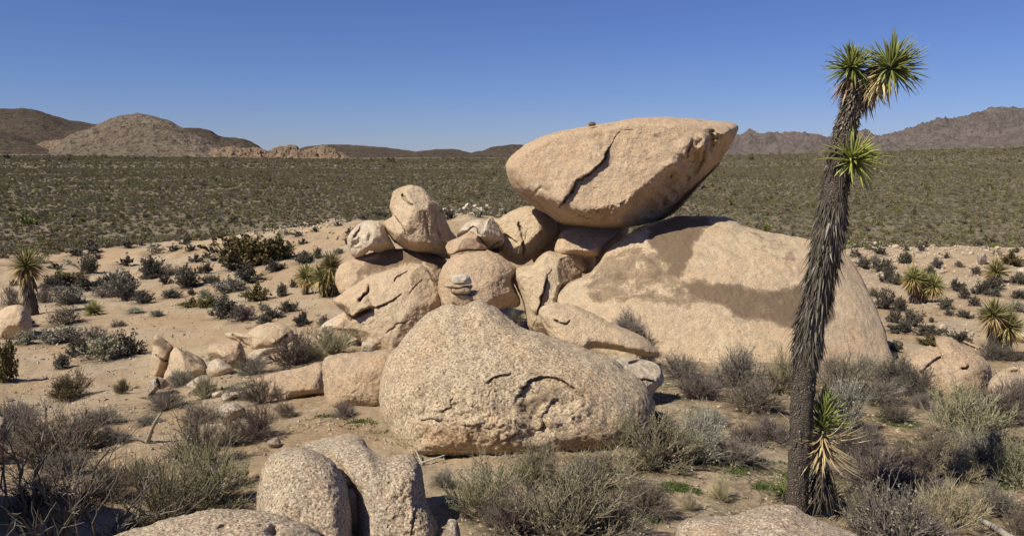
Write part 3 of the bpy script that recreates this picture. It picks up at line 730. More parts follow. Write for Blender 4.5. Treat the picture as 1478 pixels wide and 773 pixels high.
    # the large front boulder
    R('very large rounded speckled boulder in the centre foreground carrying the cairn',
      [(546, 570), (549, 548), (553, 531), (560, 515), (571, 500), (584, 484), (598, 470), (618, 452), (643, 440), (670, 440), (684, 433), (697, 434), (711, 441), (723, 449), (735, 459), (748, 469), (762, 476),
       (778, 481), (800, 488), (820, 495), (845, 503), (865, 511), (890, 521), (905, 535), (922, 548), (938, 566), (946, 590), (936, 622), (895, 645), (830, 655), (760, 662), (680, 658), (640, 657), (597, 655), (584, 644), (571, 630), (558, 612), (550, 594)],
      at=(640, 653), push=0.5, sink=0.04, lean=1.25, T=0.95, Tb=1.1, a=3.0, b=2.2, mat=M_GRAN, res=1.3, lump=0.55, rough=1.0, center=(710, 555),
      planes=[(760, 500, 0.78, 0.0, -0.55, 0.25), (860, 570, 0.8, -0.5, -0.1, 0.25)],
      cracks=[(Z8((515, 400), (550, 372), (600, 356), (645, 350)), 1.1, 0.03, 0.02, 14), (Z8((552, 370), (545, 420), (535, 470), (525, 522)), 1.1, 0.02, 0.03, 9),
              (Z8((635, 500), (665, 470), (690, 430), (715, 390), (780, 369), (850, 378), (905, 408), (950, 443), (985, 470)), 1.0, 0.035, 0.035, 20),
              (Z8((985, 468), (985, 495), (940, 530), (905, 560)), 1.2, 0.02, 0.03, 8), (Z8((628, 580), (645, 540), (632, 500)), 1.2, 0.02),
              (Z8((750, 628), (785, 590), (780, 545), (830, 480), (865, 465)), 1.1, 0.03, 0.02, 12), (Z8((600, 670), (620, 650), (655, 636), (690, 630)), 1.1, 0.03, 0.02, 12),
              (Z8((212, 570), (260, 562), (312, 576)), 1.2, 0.04, 0.04, 9), (Z8((260, 532), (320, 525), (348, 505), (375, 455)), 1.1, 0.025, 0.02, 8),
              (Z8((385, 592), (450, 590), (500, 572)), 1.1, 0.025, 0.03, 9)],
      patches=[(Z8((190, 400), (500, 380), (800, 370), (990, 450), (1000, 600), (700, 690), (200, 690)), 0.10, 1.1), (Z8((640, 440), (800, 400), (960, 470), (940, 540), (780, 620), (650, 560)), 0.05, 3.0)],
      pits=[(775, 572, 36, 26, 0.11), (618, 570, 20, 18, 0.05), (602, 600, 20, 12, 0.04)],
      stains=[(Z8((645, 490), (700, 470), (770, 440), (850, 400), (890, 420), (850, 470), (780, 500), (760, 560), (700, 575), (655, 540)), 0.62)],
      rusts=[(Z8((190, 170), (270, 90), (310, 90), (290, 150), (230, 190)), 0.75), (Z8((200, 560), (500, 600), (600, 700), (200, 720)), 0.55), (Z8((900, 560), (1050, 520), (1060, 640), (900, 680)), 0.35)])
    # cairn
    R('bottom stone of the cairn, pinkish and squarish, resting on the front boulder', Z5((632, 625), (640, 612), (700, 610), (745, 625), (742, 655), (715, 680), (650, 676), (633, 655)), D=9.32, T=0.16, a=5, b=1.4, mat=M_PINK, name='cairn_stone', cat='stone', group='cairn on the front boulder', res=1.8, facets=3)
    R('wide grey side stone sticking out to the right in the cairn', Z5((715, 600), (740, 592), (772, 596), (765, 612), (750, 622), (722, 622)), D=9.42, T=0.10, a=3, b=1.5, mat=M_GREY, name='cairn_stone', cat='stone', group='cairn on the front boulder', res=2, facets=3)
    R('middle tan stone of the cairn with a long pointed left end', Z5((596, 570), (640, 560), (700, 568), (745, 566), (735, 592), (725, 612), (690, 615), (640, 608), (630, 585)), D=9.3, T=0.18, a=5, b=1.4, mat=M_TAN, name='cairn_stone', cat='stone', group='cairn on the front boulder', res=1.8, facets=3,
      cracks=[(Z5((610, 578), (680, 584), (740, 575)), 1.0, 0.04)])
    R('rounded white and grey stone on top of the cairn', Z5((641, 552), (645, 520), (670, 512), (700, 512), (730, 525), (740, 558), (700, 564), (655, 562)), D=9.32, T=0.16, a=3.5, b=1.5, mat=M_WHITE, name='cairn_stone', cat='stone', group='cairn on the front boulder', res=1.8, facets=2)
    # left of front boulder
    R('rounded orange tan block left of the large front boulder',
      [(465, 524), (474, 514), (499, 510), (530, 507), (566, 503), (585, 520), (580, 560), (565, 584), (530, 586), (482, 584), (471, 576), (466, 552)],
      at=(510, 583), push=0.3, lean=0.45, T=0.55, a=2.8, b=1.8, mat=M_PINK, res=1.2, lump=0.6, rusts=[([(470, 540), (560, 530), (560, 580), (480, 580)], 0.4)])
    R('long low flat rock left of the orange tan block',
      [(368, 548), (385, 540), (410, 535), (434, 530), (463, 523), (470, 545), (469, 566), (445, 569), (420, 575), (405, 579), (392, 573), (375, 562)],
      at=(425, 575), push=0.3, lean=0.5, T=0.4, a=2.6, b=1.7, mat=M_PINK, res=1.3, lump=0.6, planes=[(425, 545, 0.28, 0, -0.9, 0.06)])
    # left group
    R('smooth low tan boulder at the top of the left rock group', ZA((640, 130), (660, 97), (740, 110), (800, 115), (840, 80), (920, 42), (1040, 30), (1120, 60), (1160, 130), (1130, 200), (1050, 215), (930, 220), (830, 225), (740, 170)), at=(395, 500), push=0.3, lean=0.5, T=0.6, a=2.4, b=1.7, mat=M_TAN, res=1.6, center=ZA((930, 130))[0],
      cracks=[(ZA((1000, 195), (1060, 150), (1110, 110)), 1.3, 0.12, 0.06, 8), (ZA((690, 110), (760, 150), (830, 215)), 1.6, 0.15, -0.0, 8)])
    R('rounded brown boulder in the middle of the left rock group', ZA((505, 240), (540, 190), (640, 172), (740, 165), (770, 200), (800, 270), (790, 340), (720, 370), (620, 330), (540, 320)), at=(345, 530), push=0.3, lean=0.3, T=0.5, mat=M_PINK, res=1.5, facets=2, stains=[(ZA((620, 240), (740, 180), (800, 280), (780, 360), (640, 330)), 0.38)])
    R('pointed rock with blackened tip at far left of the left rock group', ZA((105, 170), (125, 122), (155, 120), (200, 160), (265, 208), (245, 260), (225, 310), (222, 370), (190, 425), (130, 450), (55, 450), (80, 370), (100, 270)), at=(225, 545), push=0.25, lean=0.2, T=0.4, mat=M_TAN, res=1.6, facets=4,
      center=ZA((160, 290))[0], stains=[(ZA((100, 190), (120, 100), (170, 110), (275, 210), (230, 310), (180, 240)), 0.9)], cracks=[(ZA((120, 265), (190, 310), (225, 310)), 1.4, 0.1)])
    R('angular tan rock beside the pointed rock, dark shaded right flank', ZA((230, 270), (262, 215), (300, 212), (370, 260), (440, 320), (505, 365), (480, 410), (440, 440), (330, 500), (220, 490), (185, 435), (220, 350)), at=(265, 548), push=0.25, lean=0.3, T=0.5, mat=M_TAN, res=1.5, facets=2,
      planes=[ZA((395, 330))[0] + (0.36, -1.1, -0.9, 0.04)], stains=[(ZA((270, 210), (330, 215), (520, 350), (500, 400), (420, 340)), 0.55)])  # right flank also darkened in its colour, adding to its shade
    R('thin dark rock slab standing behind the angular tan rock', ZA((330, 230), (400, 255), (480, 300), (510, 350), (490, 365), (420, 310)), at=(290, 535), push=0.6, lean=0.2, T=0.12, mat=M_GREY, res=1.5, facets=2, stains=[(ZA((300, 200), (530, 200), (530, 400), (300, 400)), 0.6)])
    R('small split grey boulder at lower left of the left rock group', ZA((62, 470), (100, 440), (150, 430), (195, 450), (225, 490), (190, 515), (140, 530), (100, 570), (70, 575)), at=(217, 571), push=0.1, T=0.25, mat=M_GREY, res=1.8, facets=3, cracks=[(ZA((150, 520), (155, 480), (145, 440)), 1.5, 0.08, -0.0)], stains=[(ZA((140, 430), (200, 440), (230, 500), (140, 525)), 0.7)])
    R('smooth pale rounded rock in front of the brown boulder', ZA((508, 400), (520, 340), (560, 298), (610, 300), (680, 345), (710, 380), (660, 420), (560, 430)), at=(315, 541), push=0.1, T=0.35, mat=M_PALE, res=1.5)
    R('elongated pale rock with orange lower end near the smooth pale rock', ZA((355, 490), (400, 455), (480, 415), (530, 440), (500, 500), (430, 560), (385, 560), (370, 520)), at=(280, 566), push=0.15, T=0.22, mat=M_PALE, res=1.5, rusts=[(ZA((370, 520), (430, 500), (450, 560), (380, 570)), 0.9)], facets=2)
    R('long pale slab behind grey shrub on the left rock group', ZA((815, 270), (870, 230), (960, 215), (1060, 215), (1055, 245), (980, 260), (920, 285), (830, 320), (760, 370), (725, 360), (790, 320)), at=(360, 527), push=0.1, T=0.2, mat=M_PALE, res=1.5, facets=2)
    R('grey half buried round rock among the left foreground shrubs', ZA((590, 690), (620, 640), (700, 620), (760, 640), (800, 680), (760, 730), (650, 740)), at=(335, 603), push=0.1, T=0.3, mat=M_GREY, res=1.3)
    R('pale tilted slab half buried in the slope below the left group', ZA((620, 560), (700, 540), (790, 530), (800, 555), (700, 590), (620, 600)), at=(338, 575), push=0.0, T=0.12, mat=M_GREY, res=1.4, facets=2)
    R('small pale loose rock beside the grey-green tuft on the slope', ZA((545, 560), (560, 545), (620, 545), (625, 565), (580, 585), (550, 580)), at=(313, 573), push=0.0, T=0.08, mat=M_PALE, name='stone', res=1.5, facets=3)
    R('rounded tan boulder beside the left yucca', [(-12, 470), (-4, 452), (11, 442), (26, 439), (38, 446), (46, 463), (46, 478), (38, 488), (10, 490), (-10, 486)], at=(20, 488), push=0.4, T=0.8, mat=M_TAN, res=1.8, rusts=[([(15, 450), (30, 445), (25, 480), (10, 470)], 0.6)], facets=1)
    R('low shaded rock at the left edge of the photo beside the brush', [(-40, 612), (-20, 601), (0, 600), (10, 608), (13, 640), (6, 668), (-40, 680)], at=(-5, 668), push=0.2, T=0.3, mat=M_GREY, res=1)
    # foreground bottom
    R('rounded speckled boulder at bottom left of centre, left of the dark cleft',
      [(371, 722), (375, 690), (381, 672), (395, 653), (424, 645), (442, 645), (461, 653), (476, 663), (488, 678), (500, 700), (507, 736), (509, 790), (500, 840), (440, 850), (380, 840), (369, 780)],
      D=5.2, lean=0.5, T=0.45, facets=1, a=3.2, b=2.0, mat=M_GRANF, res=1.2, lump=0.5, center=(440, 745), rusts=[([(430, 695), (480, 690), (480, 715), (440, 720)], 0.5)])
    R('broad speckled boulder at bottom centre, right of the dark cleft',
      [(478, 650), (500, 641), (522, 640), (540, 652), (557, 659), (580, 655), (596, 656), (608, 671), (612, 700), (615, 722), (629, 748), (636, 776), (636, 840), (560, 850), (515, 840), (516, 775), (514, 720), (504, 692), (490, 672)],
      D=5.35, lean=0.75, T=0.42, facets=1, a=3.4, b=1.9, mat=M_GRANF, res=1.3, lump=0.7, center=(562, 750),
      cracks=[(Z3((840, 773), (850, 690), (870, 640)), 1.4, 0.02, 0.02, 8)], patches=[([(520, 650), (620, 650), (640, 790), (560, 790)], 0.03, 4)])
    R('low hump of speckled rock behind the two foreground boulders',
      [(425, 655), (440, 640), (460, 634), (482, 629), (508, 626), (522, 632), (534, 646), (552, 662), (556, 690), (500, 705), (450, 690), (430, 675)],
      D=5.75, lean=0.8, T=0.3, a=3.0, b=1.6, mat=M_GRANF, res=1.1, lump=0.7)
    R('low rough speckled rock cut by the bottom edge of the photo at left',
      [(150, 790), (168, 772), (200, 762), (232, 751), (270, 742), (300, 736), (335, 734), (375, 736), (405, 744), (440, 757), (470, 777), (480, 830), (300, 860), (150, 840)],
      D=4.7, lean=0.3, T=0.5, mat=M_GRANF, res=1.1, lump=0.7, rough=1.3, a=2.4, pits=[(395, 768, 8, 10, 0.1), (322, 760, 6, 4, 0.05)])
    R('small grey stone in the shadow right of the broad speckled boulder', [(645, 754), (653, 748), (661, 753), (665, 776), (662, 800), (645, 795)], D=5.3, T=0.08, mat=M_GREY, name='stone', res=1.2, facets=2)
    R('low speckled rock hump at bottom right in front of the joshua tree',
      [(975, 775), (984, 752), (1000, 746), (1030, 744), (1060, 742), (1078, 736), (1092, 732), (1121, 728), (1145, 730), (1160, 739), (1175, 748), (1199, 757), (1235, 772), (1260, 790), (1260, 840), (1100, 860), (980, 840)],
      D=5.0, lean=0.5, T=0.5, a=2.4, b=1.8, mat=M_GRANF, res=1.0, lump=0.6, rusts=[([(984, 752), (1060, 745), (1060, 790), (984, 790)], 0.5)])
    # right
    R('large tan boulder with a slanting crack at right, below the yuccas',
      [(1305, 528), (1309, 515), (1317, 508), (1339, 501), (1352, 500), (1351, 489), (1368, 485), (1380, 491), (1391, 499), (1408, 510), (1420, 517), (1429, 527), (1431, 540), (1427, 570), (1400, 580), (1350, 575), (1325, 560), (1308, 545)],
      at=(1370, 563), push=0.25, lean=0.8, T=0.7, a=2.5, b=1.8, mat=M_PINK, res=1.3, facets=2,
      cracks=[(ZR((520, 695), (560, 655), (600, 625), (635, 605)), 1.4, 0.06, 0.05, 9), (ZR((730, 680), (755, 672), (770, 655)), 1.8, 0.12, 0.06, 8)])
    R('low tan boulder at the right edge with a dark hollow on top',
      [(1426, 553), (1436, 541), (1450, 533), (1465, 528), (1482, 526), (1510, 530), (1530, 570), (1500, 600), (1440, 595), (1425, 575)],
      at=(1455, 590), push=0.4, lean=0.5, T=0.5, mat=M_TAN, res=1.2, pits=[(1464, 536, 8, 4, 0.2)])
    R('upright pale block on the right ridge left of the top yucca', [(1410, 367), (1413, 364), (1421, 365), (1424, 371), (1423, 379), (1415, 381), (1411, 376)], at=(1417, 380), T=0.35, mat=M_GREY, res=3, facets=4)
    R('pale rock at right edge below the top right yucca', [(1466, 391), (1472, 386), (1482, 386), (1490, 395), (1480, 402), (1470, 400)], at=(1475, 401), T=0.4, mat=M_PALE, res=2, facets=4)
    R('pale angular rock at right edge beside the double headed yucca', [(1466, 484), (1472, 478), (1488, 478), (1490, 494), (1474, 494), (1467, 490)], at=(1475, 493), T=0.3, mat=M_PALE, res=2, facets=4)
    R('round whitish stone on the sand between the right yuccas', [(1354, 474), (1357, 468), (1363, 467), (1368, 473), (1364, 478), (1357, 479)], at=(1361, 479), T=0.2, mat=M_PALE, name='stone', res=2.5, facets=1)
    # added outside the frame, unseen, to cast shade into the lower left corner
    R('big unseen boulder added beyond the left edge to shade the bottom left corner', [(-600, 700), (-560, 540), (-440, 450), (-300, 430), (-170, 480), (-100, 600), (-70, 760), (-80, 900), (-300, 980), (-550, 940)], D=5.1, T=1.1, mat=M_GREY, res=0.3)
build_rocks()

# ------------------------------------------------------------------ loose stones
def stone_mesh(name, seed, mat, flat=0.6, sub=2):
    rg = np.random.default_rng(seed)
    import bmesh
    bm = bmesh.new(); bmesh.ops.create_icosphere(bm, subdivisions=sub, radius=1.0)
    V = np.array([v.co[:] for v in bm.verts]); T = np.array([[v.index for v in f.verts] for f in bm.faces]); bm.free()
    for k in range(9):
        n = rg.normal(size=3); n /= np.linalg.norm(n); d = rg.uniform(0.45, 0.85)
        over = np.maximum(V @ n - d, 0); V = V - over[:, None] * n * 0.92
    V *= np.array([1.0, rg.uniform(0.65, 0.95), flat * rg.uniform(0.8, 1.2)])
    V += 0.03 * rg.normal(size=V.shape)
    V[:, 2] -= V[:, 2].min() * 0.6
    z = np.zeros(len(V))
    return mesh_np(name, V, None, T, [mat], False, {'stain': z - 0.6, 'rust': z, 'crack': z})

STONES = [stone_mesh('stone', 100 + i, (M_PALE, M_TAN, M_PALE, M_GREY)[i % 4], 0.6 if i % 2 else 0.75) for i in range(8)]

def put_stone(px, py, w, label, group=None, k=None, base=None, rot=None):
    p = ground(px, py)
    s = 0.5 * w * p[1] / F
    k = random.randrange(8) if k is None else k
    o = link('stone', STONES[k], None, p, label, 'stone', group)
    o.scale = (s, s, s * random.uniform(0.8, 1.1)); o.rotation_euler = (0, 0, random.uniform(0, 6.28) if rot is None else rot)
    return o

def scatter_px(n, xr, yr, seed, line=None):
    rg = np.random.default_rng(seed)
    return np.stack([rg.uniform(*xr, n), rg.uniform(*yr, n)], -1)

def build_stones():
    # stones that can be told apart, one by one
    for px, py, wd, lab in [
        (102, 600, 11, 'whitish angular stone, biggest of the heap in front of the olive bush at left'),
        (110, 598, 9, 'pale stone touching the biggest one in the heap at left'),
        (126, 596, 10, 'pale blocky stone at the right end of the small heap at left'),
        (148, 589, 8, 'single pale stone just right of the small stone heap at left'),
        (87, 607, 22, 'flat pale orange slab in front of the small stone heap at left'),
        (113, 612, 26, 'long whitish flat slab below the small stone heap at left'),
        (15, 578, 13, 'low pale stone beside the left edge under the slope'),
        (155, 567, 6, 'small stone alone on the open sand below the green-grey shrubs'),
        (5, 678, 18, 'pale blocky stone in the bottom left brush at the photo edge'),
        (20, 690, 16, 'pale stone half covered by the brush near the bottom left corner'),
        (395, 645, 26, 'low orange rounded stone left of the foreground boulders'),
        (370, 690, 14, 'small grey stone left of the bottom left speckled boulder'),
        (1027, 626, 26, 'low orange stone between grey shrubs left of the joshua tree'),
        (1291, 582, 14, 'low flat pale stone on sand right of the joshua tree'),
        (1267, 507, 10, 'small pale stone at the right foot of the rock dome'),
        (300, 520, 8, 'small stone touching the rocks of the left group'),
        (188, 563, 10, 'whitish stone left of the split grey boulder'),
        (196, 560, 9, 'pale rounded stone right beside the split grey boulder'),
        (181, 562, 8, 'small whitish stone farthest left beside the split grey boulder'),
        (365, 533, 9, 'white chip of rock lying on the long pale slab'),
        (358, 545, 10, 'whitish small rock left of the long low flat rock'),
        (276, 570, 14, 'small orange stained stone below the elongated pale rock')]:
        put_stone(px, py, wd, lab)
    # pale rubble on the far rims: many alike
    rg = np.random.default_rng(21)
    def row(n, path, spread, wr, label, group):
        path = np.array(path, float)
        for i in range(n):
            t = rg.uniform(0, 1) * (len(path) - 1); k = min(int(t), len(path) - 2); f = t - k
            x, y = path[k] * (1 - f) + path[k + 1] * f
            put_stone(x, y + rg.uniform(-1, 1) * spread, rg.uniform(*wr) * rg.choice([0.6, 1, 1.3]), label, group)
    row(32, [(345, 345), (400, 332), (440, 328), (470, 325), (500, 322)], 5, (4, 10), 'pale stone in the rubble along the rim above the left sandy slope', 'rubble along the left rim')
    row(14, [(440, 345), (470, 338), (500, 345)], 14, (3, 6), 'small pale stone lying below the left rim rubble', 'scattered stones below the left rim')
    row(30, [(640, 312), (680, 304), (710, 305), (745, 312)], 6, (5, 13), 'pale stone in the rubble ridge seen between cone boulder and balanced boulder', 'rubble on the middle ridge')
    row(38, [(1232, 352), (1290, 356), (1340, 360), (1400, 362), (1478, 368)], 7, (4, 9), 'pale stone in the rubble along the right rim', 'rubble along the right rim')
    row(36, [(1240, 385), (1300, 390), (1360, 400), (1420, 395), (1478, 405)], 16, (3, 8), 'pale stone scattered on the stony slope between the right yuccas', 'stones on the right slope')
    row(16, [(1262, 430), (1340, 455), (1400, 470), (1478, 460)], 16, (3, 8), 'small pale stone on the lower sand beside the right yuccas', 'stones on the lower right sand')
    row(10, [(60, 508), (100, 515)], 14, (3, 6), 'small pale stone on the sand in front of the left silver bush', 'small stones on the left sand')
    row(10, [(150, 495), (300, 480), (420, 455)], 22, (2.5, 5), 'tiny pale stone lying on the open wash', 'tiny stones on the wash')
    row(18, [(215, 560), (260, 575), (310, 560), (365, 540)], 12, (3, 9), 'small loose stone among the rocks of the left group', 'loose stones in the left rock group')
    row(10, [(470, 588), (520, 590), (560, 600), (600, 660), (650, 662)], 5, (3, 7), 'small stone chip lying at the foot of the front boulders', 'chips at the foot of the front boulders')
    row(10, [(960, 560), (1010, 600), (1100, 640), (1040, 700)], 12, (3, 8), 'small stone on the sand left of the joshua tree', 'small stones left of the joshua tree')
    row(10, [(1240, 600), (1310, 600), (1400, 640), (1330, 650)], 14, (3, 8), 'small stone on the sand in the right foreground', 'small stones in the right foreground')
    row(9, [(400, 610), (460, 620), (540, 640), (370, 660)], 12, (3, 7), 'small stone on the sand behind the bottom left boulders', 'small stones behind the bottom left boulders')
    row(14, [(20, 570), (80, 585), (140, 595), (200, 590)], 16, (3, 8), 'small pale stone on the slope in front of the left sand', 'small stones on the left slope')
    for px, py, wd, lab in [(170, 247, 9, 'pale outcrop far out on the plain at left'), (487, 240, 13, 'pale rock outcrop on the plain below the orange boulder pile'), (462, 242, 7, 'small pale outcrop just left of the larger one below the orange boulder pile'),
                            (60, 233, 12, 'long pale outcrop near the foot of far left hills'), (648, 268, 5, 'tiny pale rock on the plain right of the cone boulder'), (1174, 245, 5, 'tiny pale rock on the plain left of the joshua tree trunk'), (380, 243, 5, 'tiny pale rock on the plain under the dark hill'),
                            (230, 236, 14, 'long thin pale outcrop on the plain below the round dome hill')]:
        o = put_stone(px, py, wd, lab, k=3); o.scale.z *= 0.45
    # gravel: uncountable, one object
    n = 24000
    az = rg.uniform(-0.66, 0.66, n); d = np.exp(rg.uniform(math.log(4.5), math.log(48), n))
    X = np.sin(az) * d; Y = np.cos(az) * d
    dens = fbm(np.stack([X * 0.5, Y * 0.5, X * 0], -1), 3)
    keep = dens + rg.uniform(-0.5, 0.5, n) > -0.02
    X, Y, d = X[keep], Y[keep], d[keep]; n = len(X)
    Zg = terrain(X, Y)
    base = np.array([[1, 0, 0], [-.5, .8, 0], [-.5, -.8, 0], [0.1, 0, .9], [0, 0, -0.6]])
    s = rg.uniform(0.006, 0.026, n) * (0.6 + d / 20)
    an = rg.uniform(0, 6.28, n); c, sn = np.cos(an), np.sin(an)
    V = base[None] * s[:, None, None]
    V = np.stack([V[..., 0] * c[:, None] - V[..., 1] * sn[:, None], V[..., 0] * sn[:, None] + V[..., 1] * c[:, None], V[..., 2] * rg.uniform(0.5, 1, (n, 1))], -1)
    V = V + rg.normal(size=V.shape) * s[:, None, None] * 0.2 + np.stack([X, Y, Zg + s * 0.2], -1)[:, None]
    T = np.array([[0, 1, 3], [1, 2, 3], [2, 0, 3], [1, 0, 4], [2, 1, 4], [0, 2, 4]])
    T = (T[None] + np.arange(n)[:, None, None] * 5).reshape(-1, 3)
    z = np.zeros(n * 5)
    me = mesh_np('gravel', V.reshape(-1, 3), None, T, [M_PALE], False, {'stain': z - 0.6, 'rust': z, 'crack': z})
    link('gravel', me, label='small pale gravel and grit strewn over the sand', cat='gravel', kind='stuff')
build_stones()

def build_rubble():
    """broken rock along the rims of the sandy bench, too small and many to pick apart"""
    rg = np.random.default_rng(61)
    src = []
    for m in [stone_mesh('rubble_piece', 300 + i, M_PALE, 0.65, 1) for i in range(5)]:
        v = np.empty(len(m.vertices) * 3, np.float32); m.vertices.foreach_get('co', v)
        l = np.empty(len(m.loops), np.int32); m.loops.foreach_get('vertex_index', l)
        src.append((v.reshape(-1, 3), l.reshape(-1, 3)))
    V, T, off = [], [], 0
    for path, n, sp, wr in (([(345, 343), (400, 331), (440, 327), (470, 324), (500, 321)], 130, 4, (2, 6)), ([(640, 311), (680, 304), (710, 305), (745, 311)], 90, 5, (2, 7)),
                            ([(1232, 352), (1290, 356), (1340, 358), (1400, 361), (1478, 366)], 320, 9, (2, 5.5)), ([(1236, 380), (1300, 388), (1360, 395), (1478, 398)], 520, 20, (1.5, 5)), ([(1262, 425), (1340, 440), (1400, 460), (1478, 455)], 160, 18, (1.5, 4)), ([(215, 560), (290, 580), (350, 555)], 90, 16, (1.5, 5)), ([(20, 575), (90, 590), (170, 585)], 110, 16, (1.5, 5)), ([(300, 400), (420, 380), (480, 355)], 160, 26, (1.2, 3.5)), ([(80, 510), (170, 540)], 60, 22, (1.2, 3.5))):
        path = np.array(path, float)
        for i in range(n):
            t = rg.uniform(0, 1) * (len(path) - 1); k = min(int(t), len(path) - 2); f = t - k
            x, y = path[k] * (1 - f) + path[k + 1] * f
            p = ground(x, y + rg.uniform(-1, 1) * sp); s = 0.5 * rg.uniform(*wr) * p[1] / F
            v, l = src[i % 5]; a = rg.uniform(0, 6.28); c, sn = math.cos(a), math.sin(a)
            V.append(np.stack([v[:, 0] * c - v[:, 1] * sn, v[:, 0] * sn + v[:, 1] * c, v[:, 2]], -1) * s + p); T.append(l + off); off += len(v)
    V = np.concatenate(V); z = np.zeros(len(V))
    link('rubble', mesh_np('rubble', V, None, np.concatenate(T), [M_PALE], False, {'stain': z - 0.6, 'rust': z, 'crack': z}), label='fine pale rubble strewn along the rims of the sandy bench', cat='rubble', kind='stuff')
build_rubble()

# ------------------------------------------------------------------ shrubs
def two_tone(name, a, b, c=None, rough=0.85, trans=0.0):
    m, n, bs = newmat(name, rough, 0.2); k = NB(n)
    v = k.attr('v'); oi = k.N('ShaderNodeObjectInfo').outputs['Random']
    col = k.ramp(v, [(0.0, a), (0.6, b), (1.0, c or b)])
    hs = k.N('ShaderNodeHueSaturation')
    k.L(col, hs.inputs['Color'])
    k.L(k.math('ADD', k.math('MULTIPLY', oi, 0.04), 0.48), hs.inputs['Hue'])
    k.L(k.math('ADD', k.math('MULTIPLY', oi, 0.5), 0.78), hs.inputs['Value'])
    k.L(hs.outputs[0], bs.inputs['Base Color'])
    return m

KINDS = {
 # name: (twig colours, leaf colours, wispiness up, leaf amount, leaf size)
 'dark':   dict(tw=((.08, .065, .05), (.15, .125, .10), (.27, .24, .20)), lf=((.045, .045, .035), (.085, .08, .06), (.15, .14, .11)), up=0.35, leaf=1.0, ls=0.030, h=0.62),
 'grey':   dict(tw=((.14, .12, .095), (.26, .23, .185), (.42, .38, .32)), lf=((.13, .12, .08), (.21, .195, .135), (.31, .285, .20)), up=0.35, leaf=0.7, ls=0.026, h=0.58),
 'silver': dict(tw=((.21, .195, .155), (.33, .31, .25), (.48, .45, .38)), lf=((.20, .195, .14), (.29, .28, .21), (.40, .385, .30)), up=0.3, leaf=1.0, ls=0.028, h=0.55),
 'green':  dict(tw=((.17, .15, .09), (.28, .25, .16), (.42, .38, .26)), lf=((.15, .135, .065), (.25, .225, .12), (.38, .34, .21)), up=0.75, leaf=0.6, ls=0.022, h=0.70),
 'olive':  dict(tw=((.09, .075, .045), (.15, .125, .08), (.22, .19, .13)), lf=((.085, .075, .028), (.155, .135, .05), (.25, .21, .09)), up=0.4, leaf=1.3, ls=0.034, h=0.62),
 'brown':  dict(tw=((.11, .085, .065), (.20, .16, .125), (.34, .29, .23)), lf=((.10, .085, .055), (.17, .15, .10), (.24, .21, .14)), up=0.55, leaf=0.35, ls=0.022, h=0.75),
 'purple': dict(tw=((.13, .10, .085), (.22, .18, .155), (.34, .30, .26)), lf=((.12, .10, .08), (.19, .16, .13), (.27, .235, .19)), up=0.4, leaf=0.25, ls=0.022, h=0.55),
 'plainolive': dict(tw=((.10, .085, .06), (.18, .155, .115), (.28, .25, .2)), lf=((.12, .105, .045), (.21, .18, .08), (.31, .27, .13)), up=0.4, leaf=0.9, ls=0.034, h=0.55),
 'plainbrown': dict(tw=((.13, .11, .085), (.22, .19, .15), (.34, .30, .25)), lf=((.13, .11, .065), (.20, .17, .11), (.30, .255, .175)), up=0.4, leaf=0.8, ls=0.034, h=0.5),
 'plainyellow': dict(tw=((.14, .13, .05), (.22, .21, .08), (.30, .28, .12)), lf=((.12, .12, .03), (.20, .19, .05), (.30, .28, .09)), up=0.4, leaf=1.0, ls=0.034, h=0.7),
 'straw':  dict(tw=((.26, .21, .13), (.40, .33, .21), (.52, .45, .31)), lf=((.26, .22, .13), (.36, .31, .19), (.46, .40, .26)), up=1.1, leaf=0.1, ls=0.02, h=0.8),
}
for _k, _d in KINDS.items():
    _d['mt'] = two_tone('twigs_' + _k, *_d['tw']); _d['ml'] = two_tone('leaves_' + _k, *_d['lf'])

def _unit(a): return a / (np.linalg.norm(a, axis=-1, keepdims=True) + 1e-9)

def grow(rg, P0, Dr, L, M, up, wob):
    t = np.linspace(0, 1, M)[None, :, None]
    P = P0[:, None] + Dr[:, None] * L[:, None, None] * t
    P[..., 2] += up * L[:, None] * t[..., 0] ** 2
    n = rg.normal(size=P.shape) * (wob * L)[:, None, None]; n[:, 0] = 0
    return P + np.cumsum(n, 1) * 0.6

